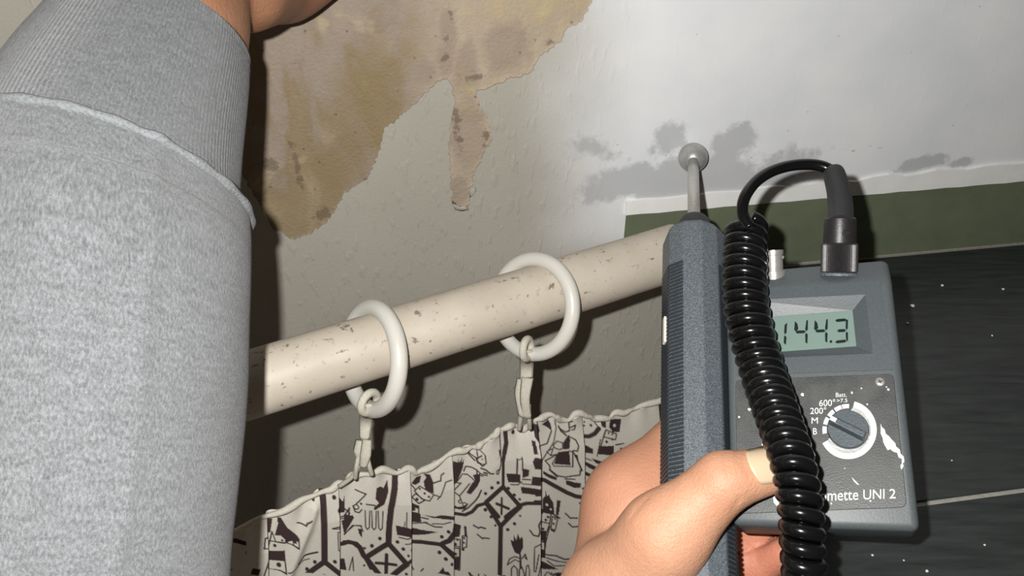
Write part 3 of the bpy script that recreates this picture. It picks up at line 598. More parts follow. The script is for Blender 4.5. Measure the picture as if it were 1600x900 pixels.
def ink_folds_at(x, y):
    y = np.where(y > CY0+CH-14, CY0+CH-200+(y-(CY0+CH-14)) % 186, y); x = np.where(x < 385, x+300, x)
    fx = np.clip((x-CX0)*SC-.5, 0, CW*SC-2); fy = np.clip((y-CY0)*SC-.5, 0, CH*SC-2); ix = fx.astype(int); iy = fy.astype(int); ax = fx-ix; ay = fy-iy
    return INK_FOLDS[iy, ix]*(1-ax)*(1-ay)+INK_FOLDS[iy, ix+1]*ax*(1-ay)+INK_FOLDS[iy+1, ix]*(1-ax)*ay+INK_FOLDS[iy+1, ix+1]*ax*ay
NX, NY = 900, 320
gx = np.linspace(110, 1031, NX); tt = np.linspace(0, 1, NY)
topy = np.interp(gx, tx, ty); BOT = 1030.0
XX = np.repeat(gx[None], NY, 0); YY = topy[None]+(BOT-topy[None])*tt[:, None]
seg = [60, 200, 310, 420, 531, 642, 709, 840, 913, 1090]; amp = [.008, .009, .008, .008, .009, .008, .013, .008, .012]
D = np.zeros_like(XX)
drop = YY-topy[None]
for i in range(len(seg)-1):
    a, b = seg[i], seg[i+1]; m = (XX >= a) & (XX < b); t = (XX[m]-a)/(b-a)
    prof_ = (t**1.25)*(1-np.clip((t-1+2.5/(b-a))/(2.5/(b-a)), 0, 1)**2)+.10*np.sin(t*math.pi*2)
    D[m] = amp[i]*prof_*np.clip(.35+drop[m]/70, 0, 1)
D += .0016*np.sin(XX/9.0+YY/31.)*np.exp(-drop/22)+.0009*np.sin(XX/4.1+2)*np.exp(-drop/14)+.0012*np.exp(-drop/8)*np.sin(XX/17.)
D += .004*np.exp(-(((XX-(496-(YY-785)*.4))/9)**2))*np.clip((YY-775)/20, 0, 1)*(XX < 531)
rx = (XX-800)/F; ry = (450-YY)/F
rays = FWD[None, None]+rx[..., None]*RIGHT+ry[..., None]*UP
dd = ((R1-CAM)@CN)/(rays@CN)
PTS = CAM+rays*dd[..., None]+CN*(D[..., None]-.004)
last = PTS[-1]; zb = PTS[0][:, 2].mean()-.42; ex_ = np.linspace(0, 1, 61)[1:]             # the cloth hangs on below the frame
EXT = last[None]*np.ones((60, 1, 1)); EXT[..., 2] = last[None, :, 2]+(zb-last[None, :, 2])*ex_[:, None]
PTS = np.concatenate([PTS, EXT]); XX = np.concatenate([XX, np.repeat(XX[-1:], 60, 0)]); YY = np.concatenate([YY, YY[-1:]+(last[None, :, 2]-EXT[..., 2])*1900]); NY += 60
ii = np.arange(NX*NY).reshape(NY, NX)
Q = np.stack([ii[:-1, :-1], ii[1:, :-1], ii[1:, 1:], ii[:-1, 1:]], -1).reshape(-1, 4)
me = fast_mesh(PTS.reshape(-1, 3), Q)
at = me.attributes.new('print', 'FLOAT', 'POINT'); at.data.foreach_set('value', ink_folds_at(XX.ravel(), YY.ravel()).astype(np.float32))  # the attribute holds the print and the painted fold shadows
uvl = me.uv_layers.new(name='UVMap'); lu = np.array([0]*len(me.loops), np.int32); me.loops.foreach_get('vertex_index', lu)
uvc = np.stack([PTS.reshape(-1, 3)@RD, PTS.reshape(-1, 3)[:, 2]], 1)[lu].astype(np.float32); uvl.data.foreach_set('uv', uvc.ravel())
cur = link('curtain', me, M['cloth'], None, Matrix.Identity(4))
md = cur.modifiers.new('thick', 'SOLIDIFY'); md.thickness = .0008; md.offset = -1
tag(cur, 'cream curtain printed with brown windmills, milkmaids, ships and tulips', 'curtain')
# gathered heading cord along the upper hem
hem = [P(x, y-2, cur_d(x, y)) - CN*.001 for x, y in zip(tx, ty) if x > 100]
hp = catmull(hem, 8); hp = hp+np.array([CN*(.0008*math.sin(i*.41))+np.array([0, 0, .0005*math.sin(i*.63+math.sin(i*.2))]) for i in range(len(hp))])
child('hem', tube(hp, .0021+.0006*np.sin(np.arange(len(hp))*.37), 8), M['hem'], cur, label='gathered cream hem')

# ---- tapes that tie the curtain to the rings
def ribbon(pts, widths, th=.0012, side=None):
    p = catmull(pts, 6); w = np.interp(np.linspace(0, 1, len(p)), np.linspace(0, 1, len(widths)), widths); sd = np.asarray(side if side is not None else RIGHT); V = []; Q = []
    for i, q in enumerate(p):
        n = CN
        for a, b in ((-1, -1), (-.5, -1.6), (.5, -1.6), (1, -1), (1, 1), (-1, 1)): V.append(q+sd*a*w[i]/2+(-n)*b*th/2)
        if i:
            for k in range(6): Q.append(((i-1)*6+k, (i-1)*6+(k+1) % 6, i*6+(k+1) % 6, i*6+k))
    Q += [tuple(range(6)), tuple(range(6*len(p)-1, 6*len(p)-7, -1))]
    bm = bmesh.new(); bm.from_mesh(mesh(V, Q)); return from_bm(bm)
def tie(ctr, ringpt, pts, widths, legs, clips, label):
    base = empty('curtain_tape', Matrix.Translation(Vector(P(*pts[-1])))); B = np.array(base.location)
    def loc(me): me.transform(Matrix.Translation(-Vector(B))); return me
    p3 = [P(*q) for q in pts]
    child('ribbon', loc(ribbon(p3, widths, .0016)), M['tape'], base)
    (lx, ly, ld, R, dirv) = ringpt; c = P(lx, ly, ld); t = dirv/np.linalg.norm(dirv); e = FWD-t*(FWD@t); e /= np.linalg.norm(e)
    child('loop', loc(torus(c, t, e, R, .0025, seg=28, sides=8)), M['tape'], base)
    for q, wd in clips: child('clip', loc(ribbon([P(*a) for a in q], wd, .0022)), M['tape'], base)
    for q in legs: child('leg', loc(tube(catmull([P(*a) for a in q], 6), .0015, 8)), M['tape'], base)
    return tag(base, label, 'curtain tape', 'tapes tying the curtain to its rings')
d1 = cur_d(570, 690, .004); d1t = rod_d(586)-.010
tie(None, (577, 629, d1t+.004, .0062, .75*RIGHT-.3*UP-.5*FWD), [(575, 632, d1t), (572, 655, d1-.004), (569, 685, d1-.002)], [.0080, .0078, .0052],
    [[(564, 705, d1), (560, 728, d1+.002), (549, 746, d1+.006), (530, 760, d1+.010)], [(572, 705, d1), (577, 728, d1+.002), (581, 742, d1+.006)], [(562, 705, d1), (557, 730, d1), (555, 748, d1+.006)]],
    [([(563, 688, d1-.001), (560, 704, d1-.001), (561, 716, d1)], [.0050, .0058, .0028]), ([(573, 687, d1-.003), (571, 710, d1-.003), (567, 728, d1-.001)], [.0050, .0062, .0040])],
    'cream knotted tape with two splayed legs hanging from the ring beside the sleeve')
d2 = cur_d(820, 600, .004); d2t = rod_d(833)-.008
tie(None, (823, 545, d2t+.002, .0060, .9*RIGHT-.1*UP-.4*FWD), [(822, 548, d2t), (823, 570, d2-.006), (822, 600, d2-.003)], [.0078, .0085, .0072],
    [[(815, 632, d2), (813, 655, d2+.004), (811, 672, d2+.010)], [(826, 632, d2), (827, 655, d2+.003), (828, 670, d2+.010)]],
    [([(815, 592, d2-.002), (812, 616, d2-.002), (816, 650, d2)], [.0055, .0062, .0045]), ([(824, 590, d2-.004), (820, 622, d2-.005), (823, 652, d2)], [.0070, .0055, .0055])],
    'cream twisted tape hanging straight down from the ring below the torn wallpaper strip')

# ================================================================== ARM IN A GREY SLEEVE
def arm_hand():
    wd = lambda x, y: wall_d(x, y)
    A = lambda x, y, d: P(x, y, d)
    w0, w1, w2 = A(180, 230, .342), A(246, 45, .362), A(300, -70, .392)
    heel, heel2 = A(436, -46, wd(436, -46)-.030), A(380, -22, .398)
    kn = [A(455, -240, wd(455, -240)-.020), A(540, -215, wd(540, -215)-.018), A(610, -175, wd(610, -175)-.018), A(660, -120, wd(660, -120)-.017)]
    tips = []
    for (x, y), r in zip(((520, -470), (680, -440), (790, -360), (820, -240)), (.0085, .0088, .0085, .0075)):
        tips.append((A(x, y, wd(x, y)-r-.001), r))
    thumb = [A(330, -130, .405), A(330, -240, wd(330, -240)-.022), A(350, -330, wd(350, -330)-.013)]
    def fn(p):
        f = cone(p, w0, w1, .038, .0365); f = smin(f, cone(p, w1, w2, .0365, .031), .012)
        g = cone(p, heel2, heel, .0225, .0265); g = smin(g, cone(p, heel, kn[3], .0255, .014), .012)
        for a, b in ((w2, kn[0]), (w2, kn[1]), (w2, kn[2])): g = smin(g, cone(p, a, b, .024, .0145), .012)
        for k, (t, r) in zip(kn, tips):
            mid = (k+t)/2+WN*.006; q = np.minimum(cone(p, k, mid, .0115, .0100), cone(p, mid, t, .0098, r)); g = smin(g, q, .006)
        q = smin(cone(p, thumb[0], thumb[1], .018, .0125), cone(p, thumb[1], thumb[2], .0122, .0095), .004); g = smin(g, q, .008)
        return smin(f, g, .004)
    pts = np.array([w0, w1, w2, heel, heel2, *kn, *[t for t, _ in tips], *thumb]); return fn, pts.min(0)-.05, pts.max(0)+.05, heel
fn, lo, hi, heel = arm_hand()
V, Q = surface_nets(fn, lo, hi, .0019)
orig = np.array(P(243, 45, .362))
me = fast_mesh(V-orig, Q)
pk = np.clip(1-(np.linalg.norm(V-heel, axis=1)-.020)/.03, 0, 1)
at = me.attributes.new('pink', 'FLOAT', 'POINT'); at.data.foreach_set('value', pk.astype(np.float32))
person = link('person', me, M['skin_arm'], None, Matrix.Translation(Vector(orig)))
tag(person, 'forearm in a grey sweatshirt sleeve reaching up, hand resting on the peeling wall', 'person')
def sleeve(path, radii, name, mat, squash=1.0, fold=0.0, n=14, seg=140, seamline=False, shear=(0, 0)):
    pts = catmull([P(*q) for q in path], n); rr = np.interp(np.linspace(0, 1, len(pts)), np.linspace(0, 1, len(radii)), radii)
    T, A_, B_ = frames(pts, -FWD); s = np.concatenate([[0], np.cumsum(np.linalg.norm(np.diff(pts, axis=0), axis=1))])
    th = np.linspace(-math.pi, math.pi, seg+1); V = []; uv = []
    for i in range(len(pts)):
        f = fold*(np.sin(3*th+s[i]*28)*.5+np.sin(5*th-s[i]*46+1)*.35+np.sin(2*th+s[i]*75)*.4)
        if seamline: f = f+.0016*np.exp(-((((th-math.radians(42)+math.pi) % (2*math.pi))-math.pi)/.05)**2)
        r = rr[i]+f; V.append(pts[i]+(np.cos(th)*r)[:, None]*A_[i]*squash+(np.sin(th)*r)[:, None]*B_[i]); uv.append(np.stack([th*.055, np.full_like(th, s[i])], 1))
    V = np.array(V); uv = np.array(uv); n1, n2 = V.shape[:2]; kk = np.interp(np.linspace(0, 1, n1), np.linspace(0, 1, len(shear)), shear)
    V = V-UP*(kk[:, None]*((V-pts[:, None])@RIGHT))[..., None]; I = np.arange(n1*n2).reshape(n1, n2)
    Q = np.stack([I[:-1, :-1], I[:-1, 1:], I[1:, 1:], I[1:, :-1]], -1).reshape(-1, 4)
    me = fast_mesh(V.reshape(-1, 3)-orig, Q); ul = me.uv_layers.new(name='UVMap'); li = np.zeros(len(me.loops), np.int32); me.loops.foreach_get('vertex_index', li); ul.data.foreach_set('uv', uv.reshape(-1, 2)[li].astype(np.float32).ravel())
    o = child(name, me, mat, person); m = o.modifiers.new('thick', 'SOLIDIFY'); m.thickness = .0022; m.offset = -1
    return V
Vs = sleeve([(-40, 1750, .245), (40, 1280, .262), (70, 1080, .272), (92, 900, .283), (117, 740, .291), (136, 560, .300), (150, 430, .308), (158, 355, .317), (164, 292, .325)], [.056, .056, .0565, .0575, .0572, .0578, .0570, .0562, .0550], 'sleeve', M['knit'], 1.0, .0009, 18, 160, True, (0, 0, 0, 0, .05, .10, .17, .24))
Vc = sleeve([(164, 306, .323), (177, 250, .3300), (198, 182, .338), (221, 120, .3455), (241, 68, .352), (248, 50, .354)], [.0530, .0505, .0470, .0438, .0408, .0398], 'cuff', M['rib'], 1.0, .0006, 14, 160, False, (.24, .18, .08, .0))
ringp = Vs[-1][:-1]-orig; c0 = ringp.mean(0); rp = np.vstack([ringp, ringp[:2]]); rp = c0+(rp-c0)*1.002
me = tube(rp, .0019+.0003*np.sin(np.arange(len(rp))*.9), 8, False)
ul = me.uv_layers.new(name='UVMap')
for l in me.loops: c = me.vertices[l.vertex_index].co; ul.data[l.index].uv = (c.x*1.3+c.y, c.z)
child('cuff_seam', me, M['seam'], person, label='raised stitched seam of the cuff')

# ================================================================== MOISTURE METER
Wm, Hm, Tm = .0815, .1385, .033
def rodr(r):
    t = np.linalg.norm(r); k = r/t; K = np.array([[0, -k[2], k[1]], [k[2], 0, -k[0]], [-k[1], k[0], 0]]); return np.eye(3)+math.sin(t)*K+(1-math.cos(t))*K@K
def fit(X, px, p):
    def pr(p): Y = X@rodr(p[:3]).T+p[3:6]; return np.stack([800+F*Y[:, 0]/Y[:, 2], 450-F*Y[:, 1]/Y[:, 2]], 1)
    for _ in range(150):
        r = (pr(p)-px).ravel(); J = np.zeros((len(r), 6))
        for i in range(6): q = p.copy(); q[i] += 1e-6; J[:, i] = ((pr(q)-px).ravel()-r)/1e-6
        p = p-np.linalg.solve(J.T@J+1e-6*np.eye(6), J.T@r)
    return p
Xm = np.array([[-Wm/2, Hm/2, 0], [Wm/2, Hm/2, 0], [Wm/2, -Hm/2, 0], [-Wm/2, -Hm/2, 0]])
mp = fit(Xm, np.array([[1137, 407], [1388, 392], [1437, 822], [1140, 830]], float), np.array([.4, .35, .01, .15, -.05, .41]))
Rc = rodr(mp[:3]); C2W = np.stack([RIGHT, UP, FWD], 1)           # camera axes -> world
Rw = C2W@Rc; Rw[:, 2] *= -1; MO = CAM+C2W@mp[3:6]                 # local z points out of the face to the viewer
if np.linalg.det(Rw) < 0: pass
MW = Matrix([[*Rw[i], MO[i]] for i in range(3)]+[[0, 0, 0, 1]])
MZ = Rw[:, 2]; MX, MY = Rw[:, 0], Rw[:, 1]
def mat_xy(px, py, zz=0.0):
    r = FWD+(px-800)/F*RIGHT+(450-py)/F*UP; o = MO+MZ*zz; t = ((o-CAM)@MZ)/(r@MZ); q = CAM+r*t-MO; return float(q@MX), float(q@MY)
def m_depth(px, py, zz=0.0):
    r = FWD+(px-800)/F*RIGHT+(450-py)/F*UP; return float(((MO+MZ*zz-CAM)@MZ)/(r@MZ))
meter = empty('moisture_meter', MW); MWi = MW.inverted()
tag(meter, 'grey handheld moisture meter with display reading 144.3, held by the hand', 'meter')
ysh = mat_xy(1290, 443)[1]
prof2 = [(-Hm/2, -Tm), (-Hm/2, 0), (ysh, 0), (Hm/2, -.012), (Hm/2, -Tm)]
bm = bmesh.new(); a = [bm.verts.new((-Wm/2, y, zz)) for y, zz in prof2]; b = [bm.verts.new((Wm/2, y, zz)) for y, zz in prof2]
bm.faces.new(a); bm.faces.new(b[::-1])
for i in range(5): bm.faces.new((a[i], b[i], b[(i+1) % 5], a[(i+1) % 5]))
me = bevelled(from_bm(bm), .0036, 4, 20)
autosmooth(child('body', me, M['body'], meter), 35)
def quadpx(pts, zz=0.0): return [mat_xy(*p, zz) for p in pts]
def rr_quad(pts, r, k=4):     # rounded quadrilateral from four local corners (any winding)
    out = []; n = len(pts)
    for i in range(n):
        p = np.array(pts[i]); a = np.array(pts[i-1]); b = np.array(pts[(i+1) % n]); ua = (a-p)/np.linalg.norm(a-p); ub = (b-p)/np.linalg.norm(b-p)
        for t in np.linspace(0, 1, k+1): q = (1-t)**2*(p+ua*r)+2*t*(1-t)*p+t*t*(p+ub*r); out.append(tuple(q))
    return out
# faceplate
fp = quadpx([(1149, 594), (1396, 584), (1417, 793), (1152, 803)])
me = bevelled(prism(rr_quad(fp, .003), -.0005, .0006), .0003, 2, 50); child('faceplate', me, M['plate'], meter, False, 'scuffed black lower faceplate')
# display bezel with a sunken window
ob = quadpx([(1150, 453), (1375, 440), (1395, 578), (1151, 588)]); ib = quadpx([(1168, 470), (1352, 461), (1364, 553), (1166, 562)]); lc = [mat_xy(*p, -.0032) for p in [(1184, 496), (1332, 485), (1338, 541), (1184, 552)]]
V = []; Fq = []
for ringv, zz in ((ob, -.0004), (ob, .0007), (ib, .0007), (lc, -.0032)):
    V += [(x, y, zz) for x, y in ringv]
for k in range(3):
    for i in range(4): Fq.append((k*4+i, k*4+(i+1) % 4, k*4+4+(i+1) % 4, k*4+4+i))
bm = bmesh.new(); bm.from_mesh(mesh(V, Fq)); bez = child('display_bezel', from_bm(bm), M['bodydark'], meter, False, 'raised frame around the display')
# cut the body under the window: sink a dark pocket by a boolean-free way - LCD sits proud of a recess
pocket = [mat_xy(*p, 0.0) for p in [(1168, 470), (1352, 461), (1364, 553), (1166, 562)]]
bobj = [c for c in meter.children if c.name.startswith('body')][0]
cut = bpy.data.objects.new('cutter', prism([((x-.0)*1.0, y) for x, y in pocket], -.006, .01)); COL.objects.link(cut); cut.parent = meter
bpy.context.view_layer.update()
bo = bobj.modifiers.new('cut', 'BOOLEAN'); bo.object = cut; bo.operation = 'DIFFERENCE'; bo.solver = 'EXACT'
dg = bpy.context.evaluated_depsgraph_get(); nm = bpy.data.meshes.new_from_object(bobj.evaluated_get(dg)); bobj.modifiers.clear(); bobj.data = nm; autosmooth(bobj, 35)
bpy.data.objects.remove(cut)
lcdp = [mat_xy(*p, -.0034) for p in [(1181, 492), (1335, 481), (1341, 544), (1181, 556)]]
disp = child('display', prism(lcdp, -.0050, -.0034), M['lcd'], meter, False, 'pale green display reading 144.3')
ZL = -.0034
def dpoly(name, pts, mat, parent, z0, z1): return child(name, prism([mat_xy(*p, z1) for p in pts], z0, z1), mat, parent, False)
def segs(polys): return join([prism([mat_xy(*p, ZL) for p in q], ZL-.0002, ZL+.00025) for q in polys])
# digits traced on the display
def vseg(x0, y0, x1, y1, w): return [(x0-w/2, y0+w/3), (x0+w/2, y0), (x1+w/2, y1-w/2), (x1, y1), (x1-w/2, y1-w/2)]
def hseg(x0, y0, x1, y1, w): return [(x0, y0), (x0+w*.6, y0-w/2), (x1-w*.6, y1-w/2), (x1, y1), (x1-w*.6, y1+w/2), (x0+w*.6, y0+w/2)]
def d4(x): return [[(x+1, 502), (x+5, 506), (x+6.5, 514), (x+3, 518), (x, 516)], hseg(x+2, 519, x+18, 518.5, 4.5), [(x+19, 501), (x+21.5, 500), (x+21.3, 515), (x+18.8, 518), (x+17, 515)], [(x+18.6, 520), (x+21.2, 523), (x+20.6, 537), (x+17.4, 535), (x+17, 523)]]
dig = [('digit', [[(1226, 508), (1230, 504.5), (1229, 520), (1226.5, 523), (1225.2, 519)], [(1226, 524), (1229, 527), (1228, 539), (1224.5, 536), (1225, 527)]]),
       ('digit', d4(1241)), ('digit', [[(px+31, py-1.5) for px, py in q] for q in d4(1241)]), ('decimal_point', [[(1296.5, 532), (1300, 532), (1300.5, 535.5), (1296.5, 536)]]),
       ('digit', [hseg(1305, 501, 1323, 500, 4.5), hseg(1308, 517, 1322, 516.5, 4.5), hseg(1305, 534.5, 1323, 533, 4.5), [(1321.5, 501), (1325, 499), (1324.7, 513), (1322.8, 516), (1321.3, 513)], [(1323, 518), (1325, 520.5), (1325, 534), (1322, 531), (1321.3, 521)]])]
for nme, q in dig: child(nme, segs(q), M['ink'], disp, False)
ZF = .0006
def printed(name, pts, parent=meter, mat='print', z1=ZF+.00022): return child(name, prism([mat_xy(*p, ZF) for p in pts], ZF-.0003, z1), M[mat], parent, False)
KC = (1325, 672)
def arc(r0, r1, a0, a1, n=28):
    e = lambda r, a: (KC[0]+r*math.cos(math.radians(a))*.985, KC[1]-r*math.sin(math.radians(a)))
    return [e(r0, a) for a in np.linspace(a0, a1, n)]+[e(r1, a) for a in np.linspace(a1, a0, n)]
printed('dial_arc', arc(36.5, 45.5, 77, -153, 48))
for a in (180, 158, 136, 115, 96): printed('dial_mark', arc(34, 40.5, a+8.5, a-8.5, 6))
def text_mesh(s, x0, x1, ytop, ybase, parent, name, slope=0.0):
    cu = bpy.data.curves.new('t', 'FONT'); cu.body = s; ob = bpy.data.objects.new('t', cu); COL.objects.link(ob)
    bpy.context.view_layer.update(); dg = bpy.context.evaluated_depsgraph_get(); me = bpy.data.meshes.new_from_object(ob.evaluated_get(dg)); bpy.data.objects.remove(ob)
    xs = [v.co.x for v in me.vertices]; mn, mx = min(xs), max(xs); caph = .729 if any(ch.isupper() or ch.isdigit() for ch in s) else .52
    for v in me.vertices:
        fx = (v.co.x-mn)/(mx-mn); px = x0+(x1-x0)*fx; py = ybase+(ytop-ybase)*v.co.y/caph+slope*(px-x0); x, y = mat_xy(px, py, ZF); v.co = (x, y, ZF+.0002)
    bm = bmesh.new(); bm.from_mesh(me); bmesh.ops.solidify(bm, geom=bm.faces[:], thickness=.0002); m2 = bpy.data.meshes.new('m'); bm.to_mesh(m2); bm.free()
    return child(name, m2, M['print'], parent, False)
text_mesh('Hydromette', 1239, 1341, 766.5, 784.5, meter, 'lettering', -.035); text_mesh('UNI', 1349, 1382, 764.5, 780.5, meter, 'lettering', -.035); text_mesh('2', 1389.5, 1399.5, 763.5, 779, meter, 'lettering', -.035)
for s_, a_ in (('B', (1270.5, 1276.5, 668.5, 679)), ('M', (1268, 1278, 652, 662)), ('200°', (1266, 1291, 637, 647)), ('600°', (1280, 1305, 624.5, 635)), ('>7.5', (1307.5, 1324, 623, 629)), ('Batt.', (1306, 1323, 613.5, 620.5))):
    text_mesh(s_, *a_, meter, 'lettering', -.03)
for q in ([(1208, 776), (1212, 773), (1216, 775), (1217, 790), (1213, 790), (1209, 785)], [(1190, 694), (1196, 690), (1201, 692), (1200, 698), (1192, 699)]): printed('printed_mark', q)
# rotary knob
kx, ky = mat_xy(*KC, ZF); kr = float(np.hypot(*(np.array(mat_xy(KC[0]+33, KC[1], ZF))-np.array((kx, ky)))))
knob = child('knob', lathe([(kr, 0), (kr, .0022), (kr*.95, .0030), (kr*.2, .0030)], 48), M['knob'], meter, True); knob.location = (kx, ky, ZF-.0002); autosmooth(knob, 30)
ang = math.atan2(mat_xy(1297, 660)[1]-mat_xy(1353, 688)[1], mat_xy(1297, 660)[0]-mat_xy(1353, 688)[0])
gw, gl = kr*.26, kr*.98
V = [(-gl, -gw, .0026), (gl, -gw, .0026), (gl, gw, .0026), (-gl, gw, .0026), (-gl*.93, -gw*.62, .0078), (gl*.93, -gw*.62, .0078), (gl*.93, gw*.62, .0078), (-gl*.93, gw*.62, .0078)]
grip = child('knob_grip', bevelled(mesh(V, [(3, 2, 1, 0), (4, 5, 6, 7), (0, 1, 5, 4), (1, 2, 6, 5), (2, 3, 7, 6), (3, 0, 4, 7)]), .0006, 2), M['knob'], knob, False); grip.rotation_euler = (0, 0, ang)
pm = child('pointer_mark', prism([(gl*.62, -gw*.42), (gl*.92, -gw*.42), (gl*.92, gw*.42), (gl*.62, gw*.42)], .0078, .0080), M['print'], knob, False); pm.rotation_euler = (0, 0, ang)
# screw, paint splashes
sx, sy = mat_xy(1375, 597, ZF); scr = child('screw', lathe([(.0022, 0), (.0022, .0006), (.0016, .0009), (.0002, .0009)], 24), M['steel'], meter); scr.location = (sx, sy, ZF-.0002)
for r_ in (0, 1): 
    s2 = child('slot', prism([(-.0011, -.0002), (.0011, -.0002), (.0011, .0002), (-.0011, .0002)], .0009, .00095), M['ink'], scr, False); s2.rotation_euler = (0, 0, .4+r_*math.pi/2)
spl = [(1376, 662), (1378, 668), (1382, 671), (1384, 678), (1389, 682), (1394, 688), (1399, 693), (1400, 698), (1406, 703), (1407, 709), (1412, 714), (1413, 722), (1409, 726), (1409, 717), (1404, 715), (1402, 708), (1396, 706), (1391, 702), (1387, 704), (1383, 697), (1380, 691), (1379, 684), (1376, 678)]
printed('paint_splash', spl, meter, 'paint', ZF+.0005)
printed('paint_splash', [(1407, 727), (1410, 724), (1412, 728), (1409, 734), (1407, 731)], meter, 'paint', ZF+.0004)
printed('paint_scratch', [(1330.5, 745), (1333, 748), (1340, 755), (1343, 758), (1339, 757), (1334, 752)], meter, 'paint', ZF+.0003)
for (x, y, r) in [(1254, 617, 2.6), (1331, 614, 1.9), (1346, 607, 1.3), (1355, 632, 1.4), (1388, 609, 1.9), (1385, 605, 1.3), (1360, 783, 1.6), (1299, 787, 1.5), (1320, 732, .9), (1171, 640, 2.4), (1155, 652, 1.8), (1176, 643, 1.5)]:
    printed('paint_speck', [(x+r*math.cos(a)*random.uniform(.7, 1.2), y+r*math.sin(a)*random.uniform(.7, 1.2)) for a in np.linspace(0, 6.28, 9)[:-1]], meter, 'paint', ZF+.0004)
# chips of white on the top edge and the bnc socket
def local(v): return np.array(MWi @ Vector(v))
def shelf_pt(px, py):   # point on the sloped connector shelf (local)
    n = np.array([0, .012, Hm/2-ysh]); n = n/np.linalg.norm(n); nw = Rw@n; o = MO+Rw@np.array([0, ysh, 0]); r = FWD+(px-800)/F*RIGHT+(450-py)/F*UP; t = ((o-CAM)@nw)/(r@nw); return local(CAM+r*t), n
bp, sn = shelf_pt(1209, 427); up_l = local(P(1208, 395, m_depth(1208, 395)+.004))-bp; up_l /= np.linalg.norm(up_l)
bnc = child('probe_socket', lathe([(.0062, -.003), (.0062, .0012), (.0050, .0014), (.0050, .0098), (.0054, .0101), (.0054, .0125), (.0043, .0125), (.0041, .006), (.0004, .006)], 28, up_l, bp), M['steel'], meter, True, 'bare steel socket'); autosmooth(bnc, 35)
child('pin', lathe([(.0010, .005), (.0010, .0108), (.0004, .0112)], 12, up_l, bp), M['steel'], bnc)
sd_ = np.cross(up_l, sn); child('bayonet_lug', lathe([(.0009, .0035), (.0009, .0056)], 10, sd_, bp+up_l*.0085), M['steel'], bnc)

# ================================================================== PLUG AND COILED LEAD (one thing)
kp, sn = shelf_pt(1311, 424); kpw = MO+Rw@kp
PL1 = P(1313, 340, m_depth(1311, 424)+.006); ax = PL1-kpw; ax /= np.linalg.norm(ax)
lead = empty('coiled_cable', Matrix.Translation(Vector(kpw))); LO = Vector(kpw)
tag(lead, 'glossy black coiled cable with a knurled plug in the meter, hanging in front', 'cable')
def lc_(me): me.transform(Matrix.Translation(-LO)); return me
s_ = np.linalg.norm(PL1-kpw); pxm = m_depth(1311, 400)/F
seg = 46; V = []; Q = []; u = RIGHT-ax*(RIGHT@ax); u /= np.linalg.norm(u); v_ = np.cross(ax, u); kn_r = 27.5*pxm; kh = .52*s_
rows = [(kn_r*.94, -.002, 0), (kn_r*.97, -.0008, 0), (kn_r, .0000, 1), (kn_r*1.0, kh-.0010, 1), (kn_r*.95, kh, 0), (kn_r*.80, kh+.0004, 0)]
for r, h, k in rows:
    for i in range(seg*2):
        a = math.pi*i/seg; rr = r*(1-(.085 if (i % 2 and k) else 0)); V.append(kpw+ax*h+rr*(math.cos(a)*u+math.sin(a)*v_))
n2 = seg*2
for j in range(len(rows)-1):
    for i in range(n2): Q.append((j*n2+i, j*n2+(i+1) % n2, (j+1)*n2+(i+1) % n2, (j+1)*n2+i))
Q.append(tuple(range((len(rows)-1)*n2, len(rows)*n2)))
autosmooth(child('washer', lc_(lathe([(kn_r*1.05, -.0024), (kn_r*1.05, -.0012), (kn_r*1.02, -.0008), (kn_r*.9, -.0008)], 48, ax, kpw)), M['handle'], lead), 30)
plug = child('plug_ring', lc_(mesh(V, Q)), M['plug'], lead, False, 'knurled black plug ring')
r2 = 24.5*pxm
autosmooth(child('plug_body', lc_(lathe([(r2*.99, kh*.8), (r2, kh+.001), (r2*.98, s_*.86), (r2*.95, s_*.97), (r2*.86, s_*1.0), (r2*.6, s_*1.0)], 40, ax, kpw)), M['plug'], lead), 35)
fr = -FWD+ax*(FWD@ax); fr /= np.linalg.norm(fr)
sc0 = kpw+ax*s_*.70+fr*r2*.95; autosmooth(child('screw', lc_(lathe([(.0021, 0), (.0021, .0009), (.0015, .0010), (.0013, .0003), (.0002, .0003)], 20, fr, sc0)), M['plug'], lead), 30)
bt = [(1312.5, 345, PL1), (1313, 318, None), (1309, 292, None), (1303, 270, None)]
dP = float((PL1-CAM)@FWD); bpts = [P(1313, 350, dP-.003), P(1313.5, 325, dP+.004), P(1310, 298, dP+.010), P(1304, 274, dP+.015), P(1302, 268, dP+.017)]
bp3 = catmull(bpts, 6); autosmooth(child('boot', lc_(tube(bp3, np.interp(np.linspace(0, 1, len(bp3)), [0, .7, .93, 1], np.array([19.5, 17.5, 16, 13])*pxm), 24)), M['boot'], lead), 40)
arcp = [P(1306, 286, dP+.014), P(1301, 270, dP+.016), P(1288, 261, dP+.018), P(1266, 257, dP+.019), P(1235, 259, dP+.018), P(1205, 268, dP+.014), P(1180, 285, dP+.009), P(1163, 310, dP+.004), P(1161, 335, dP+.001), P(1172, 356, dP-.002)]
child('straight_cable', lc_(tube(catmull(arcp, 10), 9.3*pxm, 16)), M['rubber'], lead)
